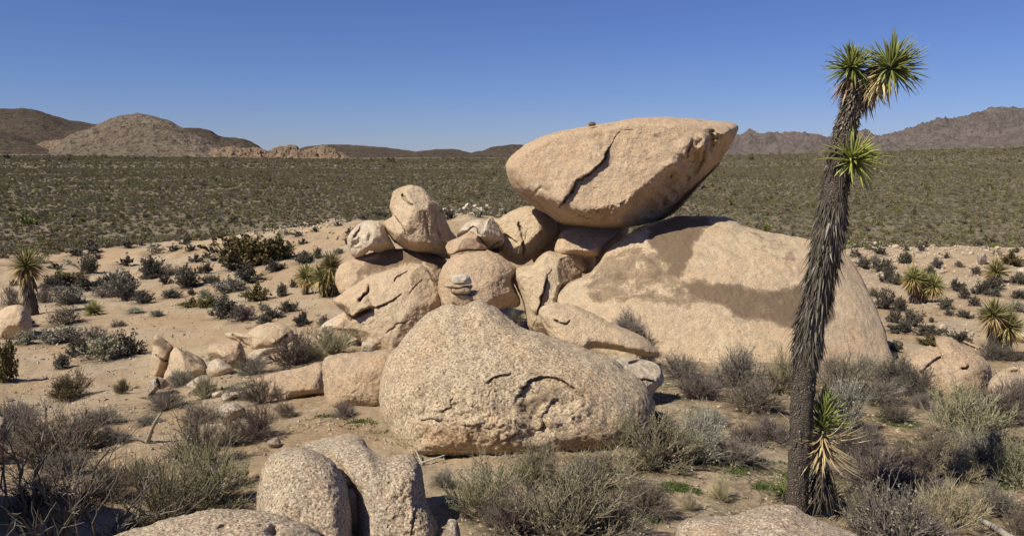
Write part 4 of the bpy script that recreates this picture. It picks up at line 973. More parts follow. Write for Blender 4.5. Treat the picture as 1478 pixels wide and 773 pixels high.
def shrub_meshes(kind, seed, level):
    """level 0: near (fine twigs), 1: middle, 2: far. Unit width 1, height about kind h."""
    K = KINDS[kind]; rg = np.random.default_rng(seed)
    n1, n2, n3, r1, nl, lsz = [(40, 620, 1300, 0.0060, 1700, 0.95), (34, 300, 420, 0.008, 2700, 1.35), (16, 60, 0, 0.013, 330, 2.6)][level]
    H = K['h']
    th = rg.uniform(0, 2 * math.pi, n1); el = np.arccos(rg.uniform(0.05, 1, n1) ** (0.55 + 0.5 * K['up'])) 
    lob = 0.8 + 0.35 * np.sin(th * 2 + rg.uniform(0, 6)) * rg.uniform(0.2, 0.6) + rg.uniform(-0.12, 0.12, n1) * (1 if level == 0 else 0.6)
    d = np.stack([np.cos(th) * np.sin(el), np.sin(th) * np.sin(el), np.cos(el)], -1)
    tip = d * np.array([0.5, 0.5, H]) * lob[:, None]
    P0 = np.stack([rg.normal(0, 0.05, n1), rg.normal(0, 0.05, n1), np.full(n1, -0.03)], -1)
    L = np.linalg.norm(tip - P0, axis=1)
    A = grow(rg, P0, _unit(tip - P0), L * 0.92, 5, 0.05 + 0.1 * K['up'], 0.06)
    parts = [(A, np.linspace(1.5, 0.6, 5)[None] * r1 * rg.uniform(0.7, 1.3, (n1, 1)))]
    def kids(A, n, M, Lr, a, b, up, lo=0.3):
        i = rg.integers(0, len(A), n); m = A.shape[1]
        t = rg.uniform(lo, 1.0, n) * (m - 1); k = np.minimum(t.astype(int), m - 2); f = (t - k)[:, None]
        p = A[i, k] * (1 - f) + A[i, k + 1] * f
        tg = _unit(A[i, k + 1] - A[i, k])
        dd = _unit(tg * a + rg.normal(size=(n, 3)) * b + np.array([0, 0, up]))
        return grow(rg, p, dd, rg.uniform(*Lr, n), M, 0.1 * K['up'], 0.07)
    B = kids(A, n2, 4, (0.10, 0.26) if level == 0 else (0.06, 0.16), 1.0, 0.42 if level == 0 else 0.6, 0.25 * K['up'])
    parts.append((B, np.linspace(0.75, 0.35, 4)[None] * r1 * np.ones((n2, 1))))
    src = B
    if n3:
        C = kids(B, n3, 3, (0.05, 0.15), 1.0, 0.5, 0.3 * K['up'], 0.2)
        parts.append((C, np.linspace(0.45, 0.25, 3)[None] * r1 * np.ones((n3, 1))))
        src = C
    V, Q, vv = [], [], []; off = 0
    for P, R in parts:
        P[..., 2] = np.maximum(P[..., 2], -0.04)
        a, b, c = tubes(P, R, 3, np.clip(rg.normal(0.45, 0.25, len(P)), 0, 1))
        V.append(a); Q.append(b + off); vv.append(c); off += len(a)
    tw = mesh_np('twigs', np.concatenate(V), np.concatenate(Q), None, [K['mt']], True, {'v': np.concatenate(vv)})
    nl = int(nl * K['leaf'])
    i = rg.integers(0, len(src), nl); m = src.shape[1]
    t = rg.uniform(0.3, 1.0, nl) * (m - 1); k = np.minimum(t.astype(int), m - 2); f = (t - k)[:, None]
    p = src[i, k] * (1 - f) + src[i, k + 1] * f
    if level > 0 and kind in ('dark', 'olive', 'silver', 'grey'):   # fill the crown
        j = rg.integers(0, nl, nl // 3)
        p[j] = p[j] * rg.uniform(0.75, 1.05, (len(j), 1))
    dd = _unit(rg.normal(size=(nl, 3)) + np.array([0, 0, 0.8 * K['up'] + 0.2])); sd = _unit(np.cross(dd, rg.normal(size=(nl, 3))))
    s = K['ls'] * lsz * rg.uniform(0.6, 1.3, nl)[:, None]; wd = 0.32 if level == 0 else 0.5
    LV = np.stack([p, p + dd * s * 0.5 + sd * s * wd, p + dd * s, p + dd * s * 0.5 - sd * s * wd], 1).reshape(-1, 3)
    LQ = np.arange(nl * 4).reshape(-1, 4)
    lf = mesh_np('foliage', LV, LQ, None, [K['ml']], False, {'v': np.repeat(np.clip(rg.normal(0.5, 0.28, nl), 0, 1), 4)})
    return tw, lf

_cache = {}
def get_shrub(kind, level, var):
    key = (kind, level, var)
    if key not in _cache: _cache[key] = shrub_meshes(kind, hash_(key), level)
    return _cache[key]
def hash_(key):
    return sum(ord(ch) * (i + 3) for i, ch in enumerate(str(key))) % 99991

def joined(kind, level, var):
    key = ('J', kind, level, var)
    if key not in _cache:
        tw, lf = get_shrub(kind, level, var)
        def arr(me):
            v = np.empty(len(me.vertices) * 3, np.float32); me.vertices.foreach_get('co', v)
            l = np.empty(len(me.loops), np.int32); me.loops.foreach_get('vertex_index', l)
            a = np.empty(len(me.vertices), np.float32); me.attributes['v'].data.foreach_get('value', a)
            return v.reshape(-1, 3), l.reshape(-1, 4), a
        v1, q1, a1 = arr(tw); v2, q2, a2 = arr(lf)
        _cache[key] = mesh_np('shrub', np.vstack([v1, v2]), np.vstack([q1, q2 + len(v1)]), None, [KINDS[kind]['mt'], KINDS[kind]['ml']], False,
                              {'v': np.concatenate([a1, a2])}, np.concatenate([np.zeros(len(q1)), np.ones(len(q2))]))
    return _cache[key]

ZUP = 1.0
_count = 0
DUFF = []
def shrub(px, py, wpx, hpx, kind, label, group=None, lift=0.0, pos=None):
    """base centre pixel, width and height in frame pixels"""
    global _count
    _count += 1
    p = ground(px, py) if pos is None else np.array(pos, float)
    sc = p[1] / F
    s = wpx * sc * 1.08; sz = hpx * sc / KINDS[kind]['h'] * 1.05
    D = p[1]
    DUFF.append((p[0], p[1], s))
    level = 0 if D < 15 else (1 if D < 38 else 2)
    var = _count % (2 if level == 0 else 3)
    rz = random.uniform(0, 6.28)
    cat = 'grass tuft' if kind == 'straw' else 'shrub'
    nm = 'grass_tuft' if kind == 'straw' else 'desert_shrub'
    p = p + np.array([0, 0, lift])
    if level == 0:
        tw, lf = get_shrub(kind, 0, var)
        e = link(nm, None, None, p, label, cat, group)
        e.scale = (s, s, sz); e.rotation_euler = (0, 0, rz)
        link('twigs', tw, e)
        f = link('foliage', lf, e); f['kind'] = 'stuff'
        return e
    o = link(nm, joined(kind, level, var), None, p, label, cat, group)
    o.scale = (s, s, sz); o.rotation_euler = (0, 0, rz)
    return o

NEAR = [
 # bottom left
 (62, 668, 120, 84, 'brown', 'large tangled purplish brown bush at left, above the dark lower left corner'),
 (25, 640, 80, 60, 'purple', 'grey-purple twiggy bush at the left edge beside the shaded rock'),
 (118, 650, 90, 62, 'brown', 'reddish brown twiggy bush right of the large tangled bush at left'),
 (88, 690, 80, 40, 'grey', 'low grey leafy bush in front of the tangled bush at left'),
 (165, 640, 60, 26, 'purple', 'low dark dead bush beside the bare forked stump at left'),
 (150, 610, 60, 22, 'grey', 'low grey-green bush behind the tangled bushes at left'),
 (245, 765, 130, 110, 'green', 'tall wispy yellow-green bush behind the bottom left rock'),
 (290, 668, 90, 84, 'brown', 'brown and green wispy bush left of centre, below the grey half buried rock'),
 (300, 730, 120, 90, 'green', 'pale yellow-green bush left of the foreground boulders'),
 (375, 632, 70, 52, 'brown', 'brown twiggy shrub right of the grey half buried rock'),
 (335, 640, 60, 40, 'brown', 'smaller brown shrub squeezed left of the twiggy shrub near the half buried rock'),
 (380, 582, 52, 42, 'brown', 'dark brown shrub in front of the long low flat rock'),
 (240, 590, 52, 28, 'purple', 'low purple-brown shrub below the split grey boulder'),
 (295, 575, 36, 34, 'green', 'upright grey-green tuft beside the small loose rock on the slope'),
 (260, 556, 50, 22, 'grey', 'grey shrub at the foot of the angular tan rock'),
 (497, 601, 36, 22, 'purple', 'small leafless shrub in front of the rounded orange tan block'),
 (480, 512, 84, 40, 'green', 'rounded blue-green bush in front of the lion head slab'),
 (422, 528, 76, 50, 'brown', 'pinkish brown bush between the left rock group and the blue-green bush'),
 (365, 540, 50, 26, 'grey', 'spiky grey bush on the long pale slab'),
 (103, 574, 60, 36, 'olive', 'rounded olive-green bush alone on the sand at left'),
 (5, 549, 44, 64, 'olive', 'dark green bush cut by the left edge of the photo'),
 (2, 615, 30, 34, 'green', 'yellow-green bush at the left edge below the dark green one'),
 (176, 568, 22, 22, 'olive', 'small yellow flowered bush left of the split grey boulder'),
 # bottom centre
 (700, 742, 120, 76, 'green', 'grey-green bush right of the foreground boulders, left half of the pair'),
 (810, 785, 185, 120, 'green', 'biggest wispy grey-green bush at bottom centre'),
 (870, 775, 120, 70, 'brown', 'dead brown lower part bush among the big wispy one at bottom centre'),
 (745, 770, 120, 70, 'brown', 'bare branched brown bush between the two grey-green bushes at bottom centre'),
 (880, 700, 90, 50, 'straw', 'straw coloured grass clump right of the front boulder foot'),
 (945, 672, 130, 80, 'green', 'wide grey-green bush at the right foot of the large front boulder'),
 (1010, 660, 90, 64, 'silver', 'pale grey bush overlapping the wide grey-green one'),
 (1060, 668, 90, 40, 'purple', 'purple-grey twiggy bush between pale grey bush and joshua tree'),
 (1110, 632, 70, 32, 'purple', 'low purple-brown bush just left of the joshua tree trunk'),
 (908, 486, 60, 36, 'purple', 'leafless purple-brown shrub growing behind the fish shaped slab'),
 (742, 470, 34, 22, 'dark', 'small dark shrub in the hollow behind the large front boulder'),
 (960, 512, 44, 16, 'dark', 'low dark shrub at the pointed end of the fish shaped slab'),
 (985, 545, 66, 34, 'grey', 'greyish olive shrub at the left foot of the dome'),
 (1010, 575, 70, 40, 'purple', 'dark grey twiggy shrub in front of the dome foot, left one'),
 (1065, 560, 90, 56, 'grey', 'big grey-green shrub in front of the middle of the dome'),
 (1090, 588, 96, 44, 'brown', 'dark brown leafy shrub before the dome, left of joshua tree'),
 (1128, 568, 60, 60, 'green', 'tall greenish shrub against the dome, touching the joshua tree trunk at left'),
 (1040, 720, 34, 40, 'straw', 'thin dry grass tuft behind the bottom right rock hump'),
 (995, 735, 26, 28, 'straw', 'small dry grass tuft at the left end of the bottom right rock hump'),
 # right
 (1220, 570, 90, 60, 'brown', 'brown-green shrub against the dome right of the joshua tree'),
 (1212, 622, 84, 70, 'silver', 'tall silver-grey bush right behind the joshua tree trunk'),
 (1290, 560, 70, 46, 'dark', 'dark grey shrub between the dome and the right boulder, left one'),
 (1322, 572, 60, 40, 'dark', 'dark grey shrub touching the left side of the right boulder'),
 (1268, 582, 70, 36, 'grey', 'grey shrub in front of the two dark ones beside the dome'),
 (1330, 588, 36, 22, 'purple', 'little purple-grey shrub on sand below the right boulder'),
 (1292, 608, 50, 24, 'dark', 'low dark shrub alone on sand right of the silver-grey bush'),
 (1232, 655, 60, 30, 'dark', 'low dark twiggy shrub at the foot of the silver-grey bush'),
 (1262, 700, 110, 54, 'purple', 'wide purple-grey bush right of the joshua tree base'),
 (1300, 795, 150, 96, 'grey', 'big dry grey bush at the bottom edge right of the joshua tree'),
 (1368, 760, 100, 76, 'straw', 'straw coloured wispy bush at bottom right, left of the fallen log'),
 (1345, 800, 90, 52, 'purple', 'purple twiggy bush at bottom edge beside the straw bush'),
 (1345, 672, 100, 56, 'brown', 'brown twiggy bush in the middle of the right foreground'),
 (1395, 632, 110, 72, 'green', 'grey-green bush in front of the right boulder'),
 (1440, 610, 80, 56, 'brown', 'reddish twiggy bush in front of the low boulder at right edge'),
 (1470, 600, 80, 60, 'purple', 'purple-brown bush at the right edge before the low boulder'),
 (1425, 668, 90, 50, 'grey', 'grey bush at right, in front of the grey-green bush'),
 (1475, 700, 90, 66, 'green', 'green-grey bush at the right edge of the photo'),
 (640, 700, 40, 24, 'grey', 'small grey shrub beside the thin dry branch right of the foreground boulders'),
 (770, 700, 90, 60, 'green', 'wispy olive bush directly in front of the large front boulder'),
 (850, 705, 80, 54, 'grey', 'grey-brown bush in front of the right part of the front boulder'),
 (905, 640, 60, 40, 'green', 'olive wispy bush growing against the right foot of the front boulder'),
 (950, 618, 50, 26, 'purple', 'dark twiggy shrub in the notch right of the front boulder'),
 (925, 740, 90, 56, 'brown', 'brown twiggy bush right of the biggest wispy bush'),
 (1075, 636, 56, 26, 'brown', 'low brown shrub between the dome shrubs and the purple-grey bush'),
 (1030, 610, 50, 18, 'grey', 'low grey scrubby shrub on sand in front of the dome shrubs'),
 (1250, 545, 60, 30, 'grey', 'grey shrub hugging the right foot of the dome'),
 (1200, 555, 40, 40, 'purple', 'purple-grey shrub between the joshua tree trunk and dome'),
 (1250, 640, 50, 30, 'purple', 'small purple-grey shrub right of the silver-grey bush'),
 (1300, 665, 50, 24, 'brown', 'small brown shrub on the bare sand at right'),
 (1330, 710, 70, 36, 'purple', 'twiggy purple bush behind the big dry grey bush'),
 (1390, 690, 70, 40, 'straw', 'straw coloured grass clump between the right foreground bushes'),
 (1405, 590, 60, 32, 'brown', 'brown shrub at the foot of the large right boulder'),
 (1365, 606, 50, 28, 'grey', 'small grey shrub in front of the large right boulder'),
 (1430, 740, 70, 44, 'grey', 'grey bush above the fallen log'),
 (1250, 765, 80, 60, 'green', 'olive wispy bush at the bottom edge beside the bottom right rock hump'),
 (1235, 725, 50, 30, 'straw', 'dry grass clump right of the joshua tree offshoot'),
 (50, 735, 90, 50, 'brown', 'dark brown bush in shade above the dead bush at bottom left'),
 (150, 720, 90, 60, 'brown', 'dark leafless bush behind the dead bush at bottom left'),
 (200, 700, 70, 40, 'green', 'olive bush between the dead bush and the tall wispy yellow-green one'),
 (340, 700, 60, 40, 'straw', 'dry straw tuft left of the foreground boulders'),
 (410, 600, 40, 22, 'brown', 'small brown shrub right of the twiggy shrub near the long flat rock'),
 (285, 610, 60, 30, 'brown', 'low brown shrub below the elongated pale rock'),
 (215, 612, 44, 16, 'grey', 'low grey mat-like shrub on the slope at left'),
 (345, 575, 40, 20, 'grey', 'small grey shrub beside the pale tilted slab'),
 (35, 600, 40, 20, 'grey', 'small grey shrub at left near the yellow-green bush'),
 (1475, 770, 60, 50, 'brown', 'dark bush in the bottom right corner above the log'),
]
MIDL = [
 (266,353,18,12,'dark'),(186,358,26,10,'dark'),(205,354,16,8,'dark'),(225,366,28,17,'grey'),(250,363,26,9,'dark'),(275,362,18,10,'dark'),(282,377,24,13,'dark'),
 (181,383,27,14,'dark'),(128,394,31,24,'dark'),(80,388,22,12,'dark'),(110,369,28,10,'dark'),(133,366,30,12,'dark'),(98,381,18,7,'silver'),(142,374,18,8,'dark'),
 (219,398,38,26,'dark'),(245,395,30,14,'purple'),(216,402,22,10,'dark'),(269,414,40,28,'dark'),(297,394,20,14,'dark'),(239,410,18,12,'dark'),
 (330,372,62,30,'olive'),(366,384,74,42,'olive'),(402,374,46,28,'olive'),(345,386,50,24,'dark'),(359,404,42,20,'dark'),(333,421,45,21,'silver'),
 (96,412,44,20,'olive'),(125,418,32,18,'dark'),(77,418,30,18,'dark'),(21,412,14,8,'dark'),(102,438,44,24,'silver'),(65,436,32,18,'purple'),
 (176,425,44,32,'silver'),(152,427,34,18,'purple'),(182,434,26,20,'dark'),(208,438,32,17,'dark'),(160,411,32,16,'dark'),(184,408,22,14,'dark'),
 (248,430,34,11,'dark'),(277,425,14,8,'dark'),(277,443,28,11,'olive'),(302,443,26,15,'olive'),(295,430,22,12,'silver'),(325,456,50,25,'dark'),(354,461,40,18,'purple'),
 (228,456,20,8,'silver'),(94,468,52,26,'brown'),(88,494,52,24,'silver'),(36,496,30,18,'silver'),(140,488,42,16,'purple'),
 (152,518,60,34,'grey'),(185,511,38,30,'dark'),(113,512,36,24,'dark'),(91,531,28,19,'dark'),(172,470,24,7,'grey'),(15,440,26,26,'purple'),(8,470,20,26,'grey'),
 (437,352,17,10,'dark'),(440,379,32,14,'dark'),(459,372,15,14,'dark'),(397,390,26,14,'dark'),(371,433,34,20,'olive'),(408,427,19,17,'dark'),(424,415,11,12,'dark'),
 (381,447,18,10,'silver'),(351,462,38,20,'purple'),(394,459,26,14,'dark'),(381,467,25,12,'dark'),(417,450,30,15,'dark'),(437,468,25,17,'dark'),(467,468,22,12,'grey'),(489,366,15,8,'grey'),
 (306,362,16,9,'dark'),(330,350,22,8,'dark'),(300,372,20,10,'dark'),(312,410,20,12,'dark'),(270,350,14,8,'dark'),(150,356,18,8,'dark'),(60,378,24,10,'grey'),(40,470,22,12,'dark'),(195,450,24,6,'silver'),
 (430,340,18,9,'dark'),(500,352,12,9,'dark'),(505,338,14,10,'dark'),(488,326,14,8,'dark'),(415,338,16,9,'grey'),(455,334,16,7,'dark'),(410,362,24,10,'dark'),(300,408,18,9,'dark'),
 (648,316,19,16,'dark'),(667,308,14,8,'grey'),(690,313,20,14,'silver'),(712,309,14,8,'grey'),(730,310,16,9,'dark'),(632,306,16,10,'olive'),(545,312,22,7,'dark'),(524,316,14,7,'dark'),(556,314,14,8,'dark'),
]
MIDR = [
 (1234,371,17,14,'dark'),(1245,387,25,16,'dark'),(1271,366,26,12,'dark'),(1274,391,34,17,'dark'),(1280,408,19,22,'dark'),(1295,411,18,14,'dark'),(1308,380,21,16,'dark'),(1351,387,20,14,'dark'),
 (1342,395,18,10,'dark'),(1307,361,15,8,'dark'),(1262,428,13,12,'dark'),(1278,446,27,25,'dark'),(1298,448,22,18,'dark'),(1379,418,24,14,'dark'),(1391,430,18,16,'dark'),(1405,441,17,13,'dark'),
 (1416,425,21,18,'dark'),(1433,417,28,16,'dark'),(1408,397,15,12,'dark'),(1436,427,22,10,'dark'),(1470,409,22,14,'dark'),(1472,431,22,12,'dark'),(1467,449,32,14,'grey'),(1460,382,28,16,'olive'),
 (1365,446,24,16,'dark'),(1393,458,20,10,'dark'),(1291,465,19,16,'dark'),(1317,470,32,22,'dark'),(1302,478,36,13,'dark'),(1340,482,36,11,'dark'),(1344,465,9,7,'dark'),(1383,495,30,17,'dark'),
 (1294,507,19,14,'dark'),(1433,518,36,22,'dark'),(1456,520,18,17,'dark'),(1472,519,16,10,'dark'),(1322,400,18,10,'dark'),(1245,354,18,8,'dark'),(1330,362,16,8,'dark'),(1365,372,16,8,'dark'),(1440,368,18,9,'grey'),
 (1340,498,30,14,'olive'),(1370,455,14,8,'dark'),(1420,460,18,10,'dark'),(1385,385,16,8,'grey'),(1290,352,14,7,'dark'),(1262,378,18,9,'grey'),(1465,365,16,8,'dark'),
]
COLN = dict(dark='dark grey', grey='grey-brown', silver='silvery', green='grey-green', olive='olive', brown='brown', purple='purplish', straw='straw')
MARKS = [((38, 420), 'the left yucca'), ((20, 465), 'the rounded boulder at left edge'), ((362, 365), 'the olive thicket on the left slope'), ((333, 412), 'the round silvery shrub'),
 ((443, 400), 'the bushy green yucca'), ((385, 485), 'the left rock group'), ((240, 520), 'the pointed rock'), ((100, 570), 'the olive bush alone on sand'), ((145, 505), 'the grey-green shrubs at left'),
 ((128, 385), 'the small tree-like shrub'), ((200, 352), 'the far left rim'), ((300, 345), 'the rim above the olive thicket'), ((430, 335), 'the rim rubble'), ((535, 340), 'the small pitted rock'),
 ((690, 310), 'the middle rubble ridge'), ((250, 440), 'the upper wash'), ((1330, 410), 'the twin headed yucca'), ((1438, 395), 'the top right yucca'), ((1440, 480), 'the large double headed yucca'),
 ((1250, 370), 'the right shoulder of the dome'), ((1290, 450), 'the right flank of the dome'), ((1370, 530), 'the large right boulder'), ((1400, 365), 'the right rim'), ((1361, 473), 'the round whitish stone')]
def auto_labels(L):
    lab = []
    for (x, y, wd, h, k) in L:
        (mx, my), nm = min(MARKS, key=lambda m: math.hypot(m[0][0] - x, (m[0][1] - y) * 1.3))
        dx, dy = x - mx, y - my
        if abs(dx) > 1.2 * abs(dy): rel = 'left of' if dx < 0 else 'right of'
        elif dy < 0: rel = 'behind'
        else: rel = 'in front of'
        size = 'small' if wd < 22 else ('wide' if wd > 36 else 'medium')
        lab.append(['%s %s shrub' % (size, COLN[k]), '%s %s' % (rel, nm), math.hypot(dx, dy)])
    ORD = ['', 'second ', 'third ', 'fourth ', 'fifth ', 'sixth ', 'seventh ', 'eighth ', 'ninth ', 'tenth ']
    byk = {}
    for i, l in enumerate(lab): byk.setdefault((l[0], l[1]), []).append(i)
    out = [None] * len(lab)
    for (a, b), idx in byk.items():
        if len(idx) == 1: out[idx[0]] = a + ' ' + b
        else:
            for r_, i in enumerate(sorted(idx, key=lambda i: lab[i][2])):
                out[i] = (ORD[r_] + 'nearest ' + a + ' ' + b).strip()
    return out

def build_shrubs():
    for x, y, wd, h, k, lab in NEAR:
        if 'behind the fish' in lab:
            p = CAM + ray(x, y) * 13.2; shrub(x, y, wd, h, k, lab, 'foreground shrubs', pos=p); continue
        if 'in the hollow' in lab:
            p = CAM + ray(x, y) * 12.6; shrub(x, y, wd, h, k, lab, 'foreground shrubs', pos=p); continue
        shrub(x, y, wd, h, k, lab, 'foreground shrubs')
    for (x, y, wd, h, k), lab in zip(MIDL, auto_labels(MIDL)):
        shrub(x, y, wd * 1.2, h * 1.12, k, lab, 'shrubs on the left sandy slope')
    for (x, y, wd, h, k), lab in zip(MIDR, auto_labels(MIDR)):
        shrub(x, y, wd * 1.2, h * 1.12, k, lab, 'shrubs on the right slope')
build_shrubs()

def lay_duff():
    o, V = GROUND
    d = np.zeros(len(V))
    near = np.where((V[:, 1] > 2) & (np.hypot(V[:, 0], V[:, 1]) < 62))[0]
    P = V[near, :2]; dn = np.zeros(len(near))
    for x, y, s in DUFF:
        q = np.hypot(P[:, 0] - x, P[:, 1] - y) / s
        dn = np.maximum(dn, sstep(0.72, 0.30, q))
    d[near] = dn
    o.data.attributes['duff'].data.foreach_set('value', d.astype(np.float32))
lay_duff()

# ------------------------------------------------------------------ the plain beyond: scrub, one mass
def proto(kind, level, var):
    me = joined(kind, level, var)
    o = bpy.data.objects.new('scrub_source', me)      # not linked: only feeds the instancer
    return o

def scrub_instancer(name, pts, rad, typ, meshes, label):
    me = bpy.data.meshes.new(name)
    me.vertices.add(len(pts)); me.vertices.foreach_set('co', np.asarray(pts, np.float32).ravel())
    a = me.attributes.new('rad', 'FLOAT', 'POINT'); a.data.foreach_set('value', np.asarray(rad, np.float32))
    a = me.attributes.new('typ', 'INT', 'POINT'); a.data.foreach_set('value', np.asarray(typ, np.int32))
    a = me.attributes.new('rot', 'FLOAT', 'POINT'); a.data.foreach_set('value', RNG.uniform(0, 6.28, len(pts)).astype(np.float32))
    o = link(name, me, None, None, label, 'scrub', None, 'stuff')
    g = bpy.data.node_groups.new(name, 'GeometryNodeTree')
    g.interface.new_socket('Geometry', in_out='INPUT', socket_type='NodeSocketGeometry')
    g.interface.new_socket('Geometry', in_out='OUTPUT', socket_type='NodeSocketGeometry')
    N = g.nodes.new; Lk = g.links.new
    gi = N('NodeGroupInput'); go = N('NodeGroupOutput'); join = N('GeometryNodeJoinGeometry')
    def named(nm, dt):
        x = N('GeometryNodeInputNamedAttribute'); x.data_type = dt; x.inputs[0].default_value = nm
        return x.outputs[0]
    cx = N('ShaderNodeCombineXYZ'); Lk(named('rot', 'FLOAT'), cx.inputs[2])
    for k, m in enumerate(meshes):
        oi = N('GeometryNodeObjectInfo'); oi.inputs['Object'].default_value = m; oi.inputs['As Instance'].default_value = True
        cmp = N('FunctionNodeCompare'); cmp.data_type = 'INT'; cmp.operation = 'EQUAL'
        Lk(named('typ', 'INT'), cmp.inputs[2]); cmp.inputs[3].default_value = k
        ip = N('GeometryNodeInstanceOnPoints')
        Lk(gi.outputs[0], ip.inputs['Points']); Lk(cmp.outputs[0], ip.inputs['Selection']); Lk(oi.outputs['Geometry'], ip.inputs['Instance'])
        Lk(cx.outputs[0], ip.inputs['Rotation']); Lk(named('rad', 'FLOAT'), ip.inputs['Scale'])
        Lk(ip.outputs[0], join.inputs[0])
    Lk(join.outputs[0], go.inputs[0])
    md = o.modifiers.new('scatter', 'NODES'); md.node_group = g
    return o

def build_scrub():
    rg = np.random.default_rng(5)
    protos = [proto(k, 2, v) for k, v in (('plainbrown', 0), ('plainbrown', 1), ('plainolive', 0), ('grey', 0), ('plainolive', 1), ('dark', 2), ('silver', 1), ('plainyellow', 0), ('olive', 1))]
    probs = np.array([0.24, 0.20, 0.13, 0.13, 0.09, 0.06, 0.04, 0.05, 0.06])
    P, S, T = [], [], []
    for (d0, d1, n, sz) in ((48, 120, 12000, 0.60), (120, 260, 36000, 0.72), (260, 600, 66000, 1.0), (600, 1500, 46000, 1.8), (900, 1560, 2600, 4.2)):
        az = rg.uniform(-0.64, 0.64, n); d = np.sqrt(rg.uniform(d0 ** 2, d1 ** 2, n))
        X = np.sin(az) * d; Y = np.cos(az) * d
        c = CX + np.tan(az) * F
        rim = np.interp(c, [-700, 0, 200, 330, 450, 740, 900, 1050, 1200, 1478, 2200], [49, 49, 56, 56, 57, 57, 36, 36, 52, 52, 52])
        dens = fbm(np.stack([X / 35, Y / 35, X * 0], -1), 3) + 0.4 * fbm(np.stack([X / 6, Y / 6, X * 0], -1), 2)
        k = (Y > rim - rg.exponential(1.6, n)) & (0.45 * dens + rg.uniform(-0.6, 0.6, n) > -0.42)
        X, Y = X[k], Y[k]; m = len(X)
        P.append(np.stack([X, Y, terrain(X, Y) - 0.02], -1))
        S.append(sz * np.exp(rg.normal(-0.05, 0.38, m)))
        T.append(rg.choice(len(protos), m, p=probs))
    P = np.concatenate(P); S = np.concatenate(S); T = np.concatenate(T)
    # nearest ones singly
    D = P[:, 1]
    order = np.argsort(D / S)
    n = 70
    for i in order[:n]:
        pr = protos[T[i]]
        cpx = CX + P[i][0] / P[i][1] * F
        wh = ('at the plain edge beyond the left sandy slope' if cpx < 480 else 'behind the rock pile at the plain edge' if cpx < 800 else 'on the plain just over the top of the dome' if cpx < 1200 else 'at the plain edge beyond the right rim')
        o = link('desert_shrub', pr.data, None, P[i], 'low brownish shrub ' + wh, 'shrub', 'shrubs ' + wh)
        o.scale = (S[i],) * 3; o.rotation_euler = (0, 0, random.uniform(0, 6.28))
    rest = order[n:]
    scrub_instancer('plain_scrub', P[rest], S[rest], T[rest], protos, 'dense low desert scrub covering the whole wide plain to the hills')
build_scrub()

